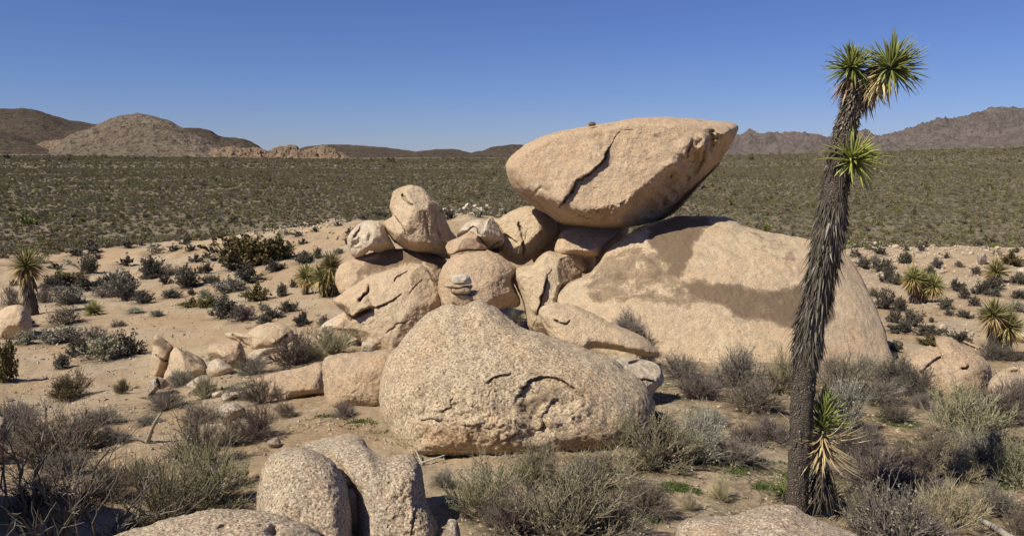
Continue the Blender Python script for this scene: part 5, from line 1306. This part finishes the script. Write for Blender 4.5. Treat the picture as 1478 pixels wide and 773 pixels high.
# low green growth and litter on the ground: uncountable
def build_ground_cover():
    rg = np.random.default_rng(8)
    patches = [(560, 618, 60, 8), (520, 608, 30, 5), (600, 628, 30, 4), (1000, 672, 40, 6), (1040, 668, 60, 7), (1080, 682, 50, 6), (1110, 664, 30, 6), (980, 706, 60, 5), (1090, 700, 60, 6), (1240, 705, 40, 8), (1280, 612, 70, 8),
               (1320, 640, 60, 6), (1250, 600, 40, 6), (1400, 690, 60, 12), (1420, 720, 60, 12), (1380, 665, 50, 8), (1215, 740, 40, 8), (960, 700, 40, 6), (940, 745, 30, 10), (700, 655, 40, 3), (640, 660, 60, 3), (1330, 620, 40, 6), (1440, 700, 50, 10),
               (300, 600, 60, 8), (250, 585, 60, 8), (330, 560, 60, 8), (220, 575, 40, 6), (350, 560, 40, 10), (180, 680, 50, 8), (380, 700, 20, 10), (300, 690, 50, 10), (470, 600, 30, 4), (540, 560, 30, 3), (880, 680, 50, 6), (1010, 556, 50, 5), (1180, 610, 40, 5), (1150, 690, 30, 6)]
    Pq, col = [], []
    for (x, y, rx, ry) in patches:
        n = int(rx * ry * 1.6)
        a = rg.normal(0, 0.45, (n, 2))
        c0 = ground(x, y)
        sc = c0[1] / F
        dep = math.atan2(3.2 - c0[2], c0[1])
        X = c0[0] + a[:, 0] * rx * sc; Y = c0[1] + a[:, 1] * ry * sc / math.sin(dep)
        m = fbm(np.stack([X * 3.0, Y * 3.0, X * 0], -1), 3) > 0.0
        X, Y = X[m], Y[m]
        Pq.append(np.stack([X, Y, terrain(X, Y)], -1))
    P = np.concatenate(Pq)
    P = np.repeat(P, 3, 0) + rg.normal(0, 0.012, (len(P) * 3, 3)) * [1, 1, 0]
    n = len(P)
    d = _unit(rg.normal(size=(n, 3)) * [1, 1, 0.4] + [0, 0, 0.5]); s_ = _unit(np.cross(d, rg.normal(size=(n, 3))))
    L = rg.uniform(0.012, 0.034, n)[:, None]
    V = np.stack([P - s_ * L * 0.25, P + s_ * L * 0.25, P + d * L], 1).reshape(-1, 3)
    m = two_tone('low_green_growth', (.035, .055, .015), (.075, .105, .03), (.14, .16, .06))
    me = mesh_np('ground_cover', V, None, np.arange(n * 3).reshape(-1, 3), [m], False, {'v': np.repeat(rg.uniform(0, 1, n), 3)})
    link('ground_cover', me, label='thin patches of tiny green seedlings on the sand between the shrubs', cat='ground cover', kind='stuff')
    # dead twig litter
    n = 5200
    az = rg.uniform(-0.6, 0.6, n); dd = rg.uniform(4.8, 15, n)
    X = np.sin(az) * dd; Y = np.cos(az) * dd
    k = fbm(np.stack([X * 0.9, Y * 0.9, X * 0 + 4], -1), 3) + 0.25 * np.clip(X / 5, -1, 1) > 0.02
    X, Y = X[k], Y[k]; n = len(X)
    P0 = np.stack([X, Y, terrain(X, Y) + 0.006], -1)
    an = rg.uniform(0, 6.28, n); L = rg.uniform(0.03, 0.14, n)
    dr = np.stack([np.cos(an), np.sin(an), rg.normal(0.02, 0.12, n)], -1)
    A = grow(rg, P0, dr, L, 3, 0.0, 0.12)
    A[..., 2] = np.maximum(A[..., 2], terrain(A[..., 0], A[..., 1]) + 0.002)
    a, b, c = tubes(A, np.full((n, 3), 0.0028), 3, rg.uniform(0, 1, n))
    me = mesh_np('twig_litter', a, b, None, [KINDS['brown']['mt']], False, {'v': c})
    link('twig_litter', me, label='fine dead twigs and litter lying on the sand between the shrubs', cat='plant litter', kind='stuff')
build_ground_cover()

def build_dry_grass():
    rg = np.random.default_rng(18)
    n = 900
    az = rg.uniform(-0.6, 0.6, n); dd = np.exp(rg.uniform(math.log(5), math.log(26), n))
    X = np.sin(az) * dd; Y = np.cos(az) * dd
    k = fbm(np.stack([X * 0.6, Y * 0.6, X * 0 + 9], -1), 3) + 0.2 * np.clip(X / 4, -1, 1) + rg.uniform(-.3, .3, n) > 0.0
    X, Y, dd = X[k], Y[k], dd[k]; n = len(X); m = 14
    P = np.repeat(np.stack([X, Y, terrain(X, Y)], -1), m, 0); n2 = n * m
    sz = np.repeat(rg.uniform(0.03, 0.10, n) * (0.8 + dd / 30), m)
    P = P + rg.normal(0, 0.02, P.shape) * [1, 1, 0]
    d = _unit(rg.normal(size=(n2, 3)) * [0.6, 0.6, 0.1] + [0, 0, 1])
    A = grow(rg, P, d, sz * rg.uniform(0.5, 1.2, n2), 3, -0.15, 0.08)
    a, b, c = tubes(A, np.tile([0.0022, 0.0018, 0.0008], (n2, 1)) * (0.7 + np.repeat(dd, m)[:, None] / 16), 3, rg.uniform(0, 1, n2))
    me = mesh_np('dry_grass', a, b, None, [KINDS['straw']['mt']], False, {'v': c})
    link('dry_grass', me, label='short dry straw coloured grass scattered thinly over the sand', cat='grass', kind='stuff')
build_dry_grass()

# ------------------------------------------------------------------ yuccas and the joshua tree
M_LEAF = two_tone('yucca_leaf_green', (.09, .115, .03), (.21, .235, .065), (.42, .42, .18), 0.5)
M_LEAFY = two_tone('yucca_leaf_yellowish', (.15, .18, .035), (.30, .32, .075), (.52, .50, .18), 0.5)
M_YUCCA = two_tone('yucca_leaf_olive', (.10, .10, .035), (.21, .195, .07), (.46, .39, .18), 0.55)
M_DEAD = two_tone('dead_leaf_straw', (.30, .22, .11), (.48, .37, .20), (.66, .56, .36), 0.7)
M_GREYLEAF = two_tone('dead_leaf_grey', (.06, .05, .038), (.14, .12, .095), (.30, .27, .22), 0.85)
M_DEADY = two_tone('dead_leaf_ochre', (.26, .18, .07), (.42, .30, .12), (.55, .43, .22), 0.7)

def bark_material():
    m, n, b = newmat('joshua_bark', 0.95, 0.15); k = NB(n)
    tc = k.N('ShaderNodeTexCoord').outputs['Object']
    mp = k.N('ShaderNodeMapping'); k.L(tc, mp.inputs[0]); mp.inputs['Scale'].default_value = (1, 1, 1.6)
    v = k.vor(mp.outputs[0], 42, 'DISTANCE_TO_EDGE')
    c = k.mix(k.noise(mp.outputs[0], 25, 5, 0.7), (0.085, 0.066, 0.05), (0.20, 0.165, 0.13))
    c = k.mix(k.ramp(v, [(0.0, 0.85), (0.14, 0)]), c, (0.035, 0.027, 0.02))
    c = k.mix(k.ramp(k.noise(tc, 6, 4), [(0.5, 0), (0.7, 0.5)]), c, (0.15, 0.13, 0.105))
    k.L(c, b.inputs['Base Color'])
    b1 = k.bump(k.ramp(v, [(0, 0), (0.3, 1)]), 0.9, 0.012)
    k.L(k.bump(k.noise(tc, 70, 4, 0.7), 0.7, 0.008, b1), b.inputs['Normal'])
    return m
M_BARK = bark_material()

def blade_arrays(L, W, curve=0.0, seg=5, fold=0.35, thick=0.12):
    """a stiff dagger leaf along +Z: V section top, rounded back"""
    V, Q = [], []
    for i in range(seg + 1):
        t = i / seg
        w = W * (0.75 + 0.5 * t) * (1 - t ** 2.6) if t > 0.0 else W * 0.75
        w = max(w, W * 0.02)
        z = L * t; y = curve * L * t * t
        V += [(-w / 2, y + w * fold * 0.5, z), (0, y, z), (w / 2, y + w * fold * 0.5, z), (0, y - w * thick * 2 - 0.0005, z)]
    for i in range(seg):
        a = i * 4
        for j in range(4):
            j2 = (j + 1) % 4
            Q.append((a + j, a + j2, a + 4 + j2, a + 4 + j))
    return np.array(V), np.array(Q)

def leaf_mesh(name, L, W, curve, mat, seed):
    V, Q = blade_arrays(L, W, curve)
    rg = np.random.default_rng(seed)
    v = np.clip(V[:, 2] / L * 0.35 + rg.uniform(0.2, 0.5), 0, 1)
    return mesh_np(name, V, Q, None, [mat], True, {'v': v})

def orient(d, roll):
    """matrix whose Z is d"""
    z = Vector(d).normalized()
    up = Vector((0, 0, 1)) if abs(z.z) < 0.95 else Vector((0, 1, 0))
    x = up.cross(z).normalized(); y = z.cross(x)
    m = Matrix((x, y, z)).transposed()
    return (m @ Matrix.Rotation(roll, 3, 'Z')).to_4x4()

def rosette_parts(parent, axis, n, Lr, spread, W, mat, rg, name='leaf', center=(0, 0, 0), power=0.8, core=0.02):
    axis = Vector(axis).normalized()
    base = [leaf_mesh(name, 1.0, W, cv, mat, i) for i, cv in enumerate((0.0, -0.05, -0.10, 0.04))]
    ga = math.pi * (3 - math.sqrt(5))
    M0 = orient(axis, 0)
    for i in range(n):
        t = ((i + 0.5) / n) ** power
        th = t * spread + rg.normal(0, 0.06); ph = i * ga + rg.normal(0, 0.12)
        d = M0.to_3x3() @ Vector((math.sin(th) * math.cos(ph), math.sin(th) * math.sin(ph), math.cos(th)))
        L = rg.uniform(*Lr) * (0.78 + 0.22 * math.sin(min(1, t * 1.6) * math.pi / 2 + 0.2))
        m = orient(d, rg.uniform(-0.35, 0.35))
        o = bpy.data.objects.new(name, base[i % 4]); COL.objects.link(o); o.parent = parent
        o.matrix_local = Matrix.Translation(Vector(center) + Vector(d) * core) @ m @ Matrix.Diagonal((1, 1, L, 1))

def many_blades(name, P, Dr, L, W, mat, rg, parent=None, seg=2, curve=-0.12, kind='stuff', loc=None):
    """joined blades: P (N,3) roots, Dr (N,3) directions"""
    n = len(P)
    bv, bq = blade_arrays(1.0, 1.0, 0, seg)
    Dr = _unit(Dr)
    up = np.where(np.abs(Dr[:, 2:3]) > 0.93, np.array([[0, 1., 0]]), np.array([[0, 0, 1.]]))
    X = _unit(np.cross(up, Dr)); Y = np.cross(Dr, X)
    a = rg.uniform(-0.6, 0.6, n)[:, None]; X, Y = X * np.cos(a) + Y * np.sin(a), Y * np.cos(a) - X * np.sin(a)
    L = np.broadcast_to(L, n); W = np.broadcast_to(W, n)
    V = P[:, None] + X[:, None] * (bv[None, :, 0:1] * W[:, None, None]) + Y[:, None] * ((bv[None, :, 1:2]) * W[:, None, None]) + Dr[:, None] * (bv[None, :, 2:3] * L[:, None, None])
    V[..., 2] += (curve * L[:, None]) * bv[None, :, 2] ** 2
    Q = (bq[None] + np.arange(n)[:, None, None] * len(bv)).reshape(-1, 4)
    v = np.repeat(np.clip(rg.normal(0.45, 0.26, n), 0, 1), len(bv))
    loc = np.zeros(3) if loc is None else np.asarray(loc)
    me = mesh_np(name, (V - loc).reshape(-1, 3), Q, None, [mat], True, {'v': v})
    o = link(name, me, parent)
    if kind: o['kind'] = kind
    return o

def resample(P, n):
    P = np.asarray(P, float); d = np.concatenate([[0], np.cumsum(np.linalg.norm(np.diff(P, axis=0), axis=1))])
    t = np.linspace(0, d[-1], n)
    Q = np.stack([np.interp(t, d, P[:, k]) for k in range(P.shape[1])], -1)
    for _ in range(6): Q[1:-1] = (Q[:-2] + 2 * Q[1:-1] + Q[2:]) / 4
    return Q

def trunk_mesh(name, path, mat, rg, sides=36, rough=0.10, rings=150, origin=None, bumpf=9.0):
    """path rows: x, y, z, radius"""
    Q = resample(path, rings); P, R = Q[:, :3], Q[:, 3]
    V, q, _ = tubes(P[None], R[None], sides)
    C = np.repeat(P, sides, 0); n = _unit(V - C)
    rr = np.repeat(R, sides)
    h = fbm(V * np.array([bumpf, bumpf, bumpf * 0.45]) * 1.6, 4, 0.6) + 0.8 * fbm(V * np.array([40, 40, 55.]), 2)
    V = V + n * (rr * rough * h)[:, None]
    top = len(V); V = np.vstack([V, P[-1:]])
    o0 = (rings - 1) * sides; j = np.arange(sides)
    t = np.stack([o0 + j, o0 + (j + 1) % sides, np.full(sides, top)], -1)
    return mesh_np(name, V - origin, q, t, [mat], True)

def build_joshua():
    rg = np.random.default_rng(31)
    b = ground(1150, 739)
    D = float(b[1])
    def W_(px, py, dd=0.0): return CAM + ray(px, py) * (D + dd)
    pts = [(1149, 752, 17.5), (1150, 738, 16.5), (1151, 715, 15.5), (1153, 670, 15.5), (1156, 610, 16), (1159, 560, 16.5), (1163, 520, 16.5), (1170, 470, 17), (1180, 425, 17.5), (1190, 370, 18), (1200, 310, 18), (1207, 260, 17),
           (1213, 225, 16), (1220, 190, 14.5), (1227, 160, 13), (1233, 135, 12), (1239, 116, 11.5)]
    path = np.array([list(W_(x, y)) + [r * D / F] for x, y, r in pts])
    org = path[1, :3].copy(); org[2] = terrain(org[0], org[1])
    root = link('joshua_tree', None, None, org, 'tall leaning joshua tree with three green leaf clusters and a shaggy grey trunk', 'joshua tree')
    me = trunk_mesh('trunk', path, M_BARK, rg, origin=org)
    link('trunk', me, root)
    Q = resample(path, 400)
    # shaggy skirt of dead leaves hanging down the trunk
    n = 3000
    # image rows 512..205 of the trunk
    def at_row(r0, r1, n):
        rows = np.interp(np.arange(400), np.linspace(0, 399, 400), np.arange(400))
        pr = CAM[2] - Q[:, 2]
        v = pr / Q[:, 1]
        # row of each sample
        ang = np.arctan(v); py = CY + F * np.tan(ang - PITCH)
        ok = np.where((py <= r0) & (py >= r1))[0]
        return rg.choice(ok, n)
    def skirt(r0, r1, n, Lr, wr, out, name, mat, top=0.0):
        i = at_row(r0, r1, n); T = _unit(Q[np.minimum(i + 1, 399), :3] - Q[np.maximum(i - 1, 0), :3])
        a = rg.uniform(0, 6.28, n); ref = np.array([[0, 1., 0]])
        X = _unit(np.cross(T, ref)); Y = np.cross(T, X)
        N = X * np.cos(a)[:, None] + Y * np.sin(a)[:, None]
        o_ = rg.uniform(*out, n)[:, None] ** 1.0
        cl = fbm(np.stack([a * 1.3, Q[i, 2] * 4.5, a * 0], -1), 3)[:, None]
        o_ = o_ * np.clip(0.9 + 1.6 * cl, 0.3, 2.2)
        P = Q[i, :3] + N * (Q[i, 3] * 0.92)[:, None]
        Dr = -T + N * o_ + rg.normal(0, 0.10, (n, 3))
        many_blades(name, P, Dr, rg.uniform(*Lr, n) * np.exp(rg.normal(-0.1, 0.3, n)), rg.uniform(*wr, n), mat, rg, root, 2, -0.06, loc=org)
    skirt(320, 225, 900, (0.04, 0.10), (0.008, 0.016), (0.10, 0.5), 'dead_leaf_skirt', M_GREYLEAF)
    skirt(505, 285, 2900, (0.07, 0.16), (0.008, 0.018), (0.10, 0.45), 'dead_leaf_skirt', M_GREYLEAF)
    skirt(530, 480, 240, (0.05, 0.11), (0.008, 0.014), (0.1, 0.3), 'dead_leaf_skirt', M_GREYLEAF)
    skirt(245, 130, 1500, (0.02, 0.055), (0.012, 0.02), (0.4, 1.1), 'leaf_stubs', M_GREYLEAF)
    skirt(735, 505, 1500, (0.012, 0.03), (0.010, 0.02), (0.35, 0.9), 'leaf_stubs', M_GREYLEAF)
    # necks
    top = path[-1, :3]
    c1 = W_(1229, 99, 0.02); c2 = W_(1286, 99, -0.05)
    def neck(c, via, r0, r1):
        p = np.array([list(top - np.array([0, 0, 0.03])) + [r0], list(via) + [(r0 + r1) / 2], list(c) + [r1]])
        link('branch', trunk_mesh('branch', p, M_BARK, rg, 20, 0.12, 30, org, 14), root)
    neck(c1, W_(1235, 110), 0.06, 0.035); neck(c2, W_(1262, 104), 0.06, 0.045)
    def droop(c, ax, n, L, spread, mat, nm='dead_leaf_skirt', W=(0.010, 0.018), core=0.03):
        ax = _unit(np.array(ax, float)); ref = np.array([0.3, 1., 0.1]); X = _unit(np.cross(ax, ref)); Y = np.cross(ax, X)
        a = rg.uniform(0, 6.28, n); th = rg.uniform(spread[0], spread[1], n)
        d = ax * np.cos(th)[:, None] + (X * np.cos(a)[:, None] + Y * np.sin(a)[:, None]) * np.sin(th)[:, None]
        d = d + np.array([0, 0, -0.35])
        P = np.array(c) + d * core + np.array([0, 0, 1.0]) * 0 - ax * rg.uniform(0, 0.10, n)[:, None]
        many_blades(nm, P, d, rg.uniform(*L, n), rg.uniform(*W, n), mat, rg, root, 3, -0.2, loc=org)
    droop(c1, (0.02, -0.1, 1), 110, (0.11, 0.20), (1.9, 2.9), M_DEAD)
    droop(c1 - np.array([0, 0, 0.08]), (0, 0, 1), 70, (0.08, 0.18), (2.4, 3.1), M_GREYLEAF)
    droop(c2, (0.75, -0.1, 0.6), 120, (0.13, 0.24), (1.8, 2.9), M_DEAD)
    droop(W_(1258, 105), (0.1, 0, 1), 90, (0.10, 0.20), (2.0, 3.0), M_DEAD)
    droop(W_(1250, 115), (0.1, 0, 1), 80, (0.10, 0.20), (2.4, 3.1), M_GREYLEAF)
    # green heads: each leaf its own part
    for c, ax, n, Lr, spread, lab in (
            (c1, (-0.12, -0.25, 1), 84, (0.17, 0.235), 1.95, 'smaller green leaf cluster at the top left'),
            (c2, (0.55, -0.35, 0.85), 116, (0.22, 0.31), 1.95, 'largest green leaf cluster at the top right')):
        e = link('leaf_cluster', None, root, np.array(c) - org); e['label'] = lab
        rosette_parts(e, ax, n, Lr, spread, 0.024, M_LEAF, rg)
    c3 = W_(1231, 232, -0.10)
    link('branch', trunk_mesh('branch', np.array([list(W_(1214, 245)) + [0.05], list(W_(1222, 238, -0.05)) + [0.045], list(c3) + [0.03]]), M_BARK, rg, 16, 0.1, 20, org, 14), root)
    e = link('leaf_cluster', None, root, np.array(c3) - org); e['label'] = 'yellow-green leaf cluster sprouting from the side of the trunk'
    rosette_parts(e, (0.25, -0.75, 0.55), 96, (0.18, 0.29), 1.75, 0.025, M_LEAFY, rg)
    # offshoot beside the base
    g = ground(1190, 744); D2 = float(g[1])
    def W2(px, py, dd=0.0): return CAM + ray(px, py) * (D2 + dd)
    r2 = link('joshua_tree', None, None, g, 'short joshua tree offshoot with upright green leaves and straw coloured skirt beside the tall trunk', 'joshua tree')
    st = np.array([list(W2(1188, 735)) + [0.03], list(W2(1187, 690)) + [0.03], list(W2(1187, 632)) + [0.03], list(W2(1189, 600)) + [0.02]])
    link('trunk', trunk_mesh('trunk', st, M_BARK, rg, 16, 0.1, 30, g, 14), r2)
    e = link('leaf_cluster', None, r2, W2(1188, 622) - g)
    # upright tuft: leaves from several levels
    base = [leaf_mesh('leaf', 1.0, 0.020, cv, M_LEAF, 40 + i) for i, cv in enumerate((0.0, -0.04, -0.08, 0.03))]
    n = 120; ga = 2.39996
    for i in range(n):
        t = i / n
        zoff = (1 - t) * 0.20; th = 0.06 + t * 1.15; ph = i * ga
        d = Vector((math.sin(th) * math.cos(ph), math.sin(th) * math.sin(ph), math.cos(th)))
        L = rg.uniform(0.17, 0.25)
        o = bpy.data.objects.new('leaf', base[i % 4]); COL.objects.link(o); o.parent = e
        o.matrix_local = Matrix.Translation((d.x * 0.02, d.y * 0.02, zoff)) @ orient(d, rg.uniform(-.3, .3)) @ Matrix.Diagonal((1, 1, L, 1))
    e2 = link('dead_leaf_skirt', None, r2, W2(1187, 632) - g); e2['label'] = 'straw coloured dead leaves hanging below the green ones'
    base = [leaf_mesh('dead_leaf', 1.0, 0.017, cv, M_DEAD, 60 + i) for i, cv in enumerate((0.10, 0.18, 0.25, 0.05))]
    for i in range(110):
        t = i / 110; th = 1.5 + 1.35 * t ** 0.6; ph = i * ga
        d = Vector((math.sin(th) * math.cos(ph), math.sin(th) * math.sin(ph), math.cos(th)))
        L = rg.uniform(0.22, 0.42) * (0.7 + 0.3 * t)
        o = bpy.data.objects.new('dead_leaf', base[i % 4]); COL.objects.link(o); o.parent = e2
        o.matrix_local = Matrix.Translation((d.x * 0.025, d.y * 0.025, 0.04 - 0.10 * t)) @ orient(d, rg.uniform(-.4, .4)) @ Matrix.Diagonal((1, 1, L, 1))
    P = np.tile(W2(1187, 690), (260, 1)) + rg.normal(0, 0.03, (260, 3)) * [1, 1, 2.0]
    many_blades('dead_leaf_skirt', P, rg.normal(0, 0.35, (260, 3)) + [0, 0, -1], rg.uniform(0.12, 0.28, 260), rg.uniform(0.008, 0.014, 260), M_GREYLEAF, rg, r2, 3, -0.05, loc=g)
    # two pups
    for px, py, lab in ((1130, 722, 'tiny green joshua tree pup at the left foot of the tall trunk'), (1200, 727, 'tiny joshua tree pup right of the offshoot')):
        g3 = ground(px, py)
        e = link('joshua_tree_pup', None, None, g3, lab, 'young joshua tree', 'pups at the joshua tree base')
        rosette_parts(e, (0.05, -0.1, 1), 34, (0.10, 0.20), 1.3, 0.013, M_LEAF, rg, center=(0, 0, 0.06))
        P = np.tile(g3 + [0, 0, 0.06], (60, 1)); many_blades('dead_leaf_skirt', P, rg.normal(0, 1, (60, 3)) * [1, 1, 0.2] + [0, 0, -0.35], rg.uniform(0.06, 0.14, 60), 0.008, M_GREYLEAF, rg, e, 2, 0, loc=g3)
build_joshua()

def yucca(px, py, head_py, lean_px, Lpx, label, group='yuccas', heads=None, wtr=7, dead=0.4, yellow=False, stalk=None):
    """base pixel; heads: list of (px, py) crown centres"""
    rg = np.random.default_rng(int(px * 3 + py))
    g = ground(px, py); D = float(g[1])
    def W_(x, y, dd=0.0): return CAM + ray(x, y) * (D + dd)
    root = link('yucca', None, None, g, label, 'yucca', group)
    L = Lpx * D / F
    wl = max(0.022, 1.5 * D / F)
    for hi, (hx, hy) in enumerate(heads):
        c = W_(hx, hy, rg.uniform(-0.2, 0.2))
        path = np.array([list(g + [0, 0, -0.1]) + [wtr * D / F * 0.8], list((g + c) / 2) + [wtr * D / F * 0.62], list(c) + [wtr * D / F * 0.5]])
        link('trunk', trunk_mesh('trunk', path, M_BARK, rg, 14, 0.14, 26, g, 5), root)
        n = 190
        i = np.arange(n); t = ((i + .5) / n) ** 0.85
        th = t * 1.75 + rg.normal(0, .08, n); ph = i * 2.39996 + rg.normal(0, .15, n)
        d = np.stack([np.sin(th) * np.cos(ph), np.sin(th) * np.sin(ph), np.cos(th)], -1)
        many_blades('leaf_cluster', np.tile(c, (n, 1)) + d * 0.04, d, L * rg.uniform(0.65, 1.2, n), wl, M_YUCCA, rg, root, 3, -0.10, loc=g)
        m = int(150 * dead) + 30
        ph = rg.uniform(0, 6.28, m); th = rg.uniform(1.6, 2.8, m)
        d = np.stack([np.sin(th) * np.cos(ph), np.sin(th) * np.sin(ph), np.cos(th)], -1)
        many_blades('dead_leaf_skirt', np.tile(c, (m, 1)) + d * 0.04, d, L * rg.uniform(0.6, 1.05, m), wl, M_DEADY, rg, root, 3, -0.28, loc=g)
        # grey shag down the trunk
        m = 160; tt = rg.uniform(0.1, 1, m)[:, None]; ph = rg.uniform(0, 6.28, m)
        N = np.stack([np.cos(ph), np.sin(ph), ph * 0], -1)
        P = g * (1 - tt) + c * tt + N * (wtr * D / F * 0.5)
        many_blades('trunk_shag', P, N * 0.35 + [0, 0, -1], L * rg.uniform(0.35, 0.7, m), wl * 1.1, M_GREYLEAF, rg, root, 2, -0.05, loc=g)
    if stalk:
        s0, s1 = W_(*stalk[0]), W_(*stalk[1])
        p = np.array([list(s0) + [0.022], list((s0 + s1) / 2) + [0.02], list(s1) + [0.012]])
        k = trunk_mesh('flower_stalk', p, M_DEADY, rg, 8, 0.1, 16, g, 5)
        z = np.full(len(k.vertices), 0.6, np.float32); a = k.attributes.new('v', 'FLOAT', 'POINT'); a.data.foreach_set('value', z)
        link('flower_stalk', k, root)
    return root

yucca(46, 455, 0, 0, 31, 'tall single trunked yucca with yellowing leaves standing behind the left edge boulder', heads=[(38, 384)], wtr=12, dead=0.8, yellow=True)
yucca(440, 425, 0, 0, 20, 'half dead yucca with drooping straw coloured leaves left of the lion head slab', heads=[(442, 399)], wtr=5, dead=1.6, yellow=True)
yucca(470, 428, 0, 0, 26, 'bushy bright green yucca clump touching the dark varnished slab', heads=[(478, 385), (466, 402), (482, 410)], wtr=5, dead=0.3)
yucca(1320, 438, 0, 0, 20, 'twin headed yucca with ochre dead skirt in the middle of the right slope', heads=[(1318, 402), (1347, 412), (1330, 408)], wtr=9, dead=1.2, stalk=((1318, 402), (1318, 367)))
yucca(1438, 408, 0, 0, 22, 'yucca with a tall dry flower stalk at the top of right slope', heads=[(1438, 393)], wtr=6, dead=0.5, stalk=((1438, 393), (1437, 355)))
yucca(1440, 512, 0, 0, 27, 'large double headed yucca with dark trunk near the right edge', heads=[(1434, 455), (1456, 472)], wtr=10, dead=0.7)
yucca(1107, 337, 0, 0, 9, 'small green yucca showing just over the top of the dome', heads=[(1107, 330)], wtr=2, dead=0.1)
yucca(135, 455, 0, 0, 18, 'low dark sprawling yucca right of the brown bush at left', heads=[(135, 450)], wtr=3, dead=0.1)

# ------------------------------------------------------------------ dead wood
def branch_thing(name, label, cat, paths, mat=None, group=None):
    rg = np.random.default_rng(len(label))
    org = None
    P0 = np.array(paths[0][0][:3]); org = P0.copy()
    Vs, Qs, vs = [], [], []; off = 0
    for p in paths:
        q = resample(np.array(p, float), 14)
        V, Q, v = tubes(q[None, :, :3], q[None, :, 3], 8, np.array([rg.uniform(0.5, 1)]))
        V = V + rg.normal(0, 1, V.shape) * np.repeat(q[:, 3], 8)[:, None] * 0.10
        Vs.append(V - org); Qs.append(Q + off); vs.append(v); off += len(V)
    me = mesh_np(name, np.concatenate(Vs), np.concatenate(Qs), None, [mat or KINDS['silver']['mt']], True, {'v': np.concatenate(vs)})
    return link(name, me, None, org, label, cat, group)

def gp(px, py, h, r, dd=0.0):
    g = ground(px, py); g = g + [0, dd, h]
    return list(g) + [r]
branch_thing('fallen_log', 'weathered pale grey log lying in the bottom right corner', 'log', [[gp(1408, 750, 0.02, 0.02), gp(1430, 762, 0.03, 0.028), gp(1465, 785, 0.03, 0.03)]], KINDS['grey']['mt'])
branch_thing('dead_branch', 'bare forked dead branch sticking up from the sand at left', 'branch',
             [[gp(213, 640, 0.02, 0.03), gp(218, 640, 0.12, 0.022), gp(226, 640, 0.26, 0.018), gp(236, 640, 0.36, 0.01)], [gp(205, 636, 0.02, 0.02), gp(212, 638, 0.05, 0.016), gp(222, 640, 0.14, 0.012)], [gp(213, 640, 0.03, 0.022), gp(190, 636, 0.06, 0.018), gp(165, 636, 0.10, 0.01)]], KINDS['dark']['mt'])
branch_thing('dead_branch', 'thin dry branch lying on the sand right of the foreground boulders', 'branch', [[gp(598, 672, 0.01, 0.012), gp(620, 668, 0.03, 0.01), gp(645, 662, 0.05, 0.005)], [gp(610, 672, 0.01, 0.01), gp(600, 660, 0.08, 0.005)]], KINDS['grey']['mt'])
branch_thing('dead_branch', 'straight dry yucca stalk lying below the large double headed yucca', 'branch', [[gp(1392, 496, 0.05, 0.025), gp(1414, 506, 0.05, 0.02)]], M_DEADY)

def dead_bush():
    """big bare bush in the lower left corner: thick crooked branches"""
    rg = np.random.default_rng(77)
    g = ground(100, 800); g[2] = terrain(g[0], g[1])
    root = link('dead_bush', None, None, g, 'big bare dead bush with thick crooked grey branches in the bottom left corner', 'shrub')
    n1 = 26
    P0 = np.stack([rg.normal(0, 0.22, n1), rg.normal(0, 0.12, n1), np.full(n1, -0.05)], -1)
    th = rg.uniform(0, 6.28, n1); el = rg.uniform(0.05, 1.0, n1)
    d = np.stack([np.cos(th) * np.sin(el) * 1.3, np.sin(th) * np.sin(el) * 0.7, np.cos(el)], -1)
    A = grow(rg, P0, _unit(d), rg.uniform(0.45, 0.85, n1), 8, 0.05, 0.045)
    def kids(A, n, M, Lr, b):
        i = rg.integers(0, len(A), n); m = A.shape[1]
        t = rg.uniform(0.3, 1.0, n) * (m - 1); k = np.minimum(t.astype(int), m - 2); f = (t - k)[:, None]
        p = A[i, k] * (1 - f) + A[i, k + 1] * f
        dd = _unit(_unit(A[i, k + 1] - A[i, k]) + rg.normal(size=(n, 3)) * b + [0, 0, 0.15])
        return grow(rg, p, dd, rg.uniform(*Lr, n), M, 0.03, 0.06)
    B = kids(A, 120, 6, (0.15, 0.4), 0.45); C = kids(B, 420, 4, (0.06, 0.2), 0.5)
    R = np.linspace(0.011, 0.005, A.shape[1])[None] * rg.uniform(.7, 1.3, (len(A), 1))
    for k in range(len(A)):
        a, b, c = tubes(A[k:k + 1], R[k:k + 1], 6, np.clip(rg.normal(.5, .25, 1), 0, 1))
        link('branch', mesh_np('branch', a, b, None, [KINDS['dark']['mt']], True, {'v': c}), root)
    for P, r0, r1 in ((B, 0.005, 0.0025), (C, 0.0028, 0.0015)):
        a, b, c = tubes(P, np.linspace(r0, r1, P.shape[1])[None] * rg.uniform(.7, 1.3, (len(P), 1)), 5, np.clip(rg.normal(.5, .25, len(P)), 0, 1))
        link('twigs', mesh_np('twigs', a, b, None, [KINDS['dark']['mt']], True, {'v': c}), root, kind='stuff')
dead_bush()
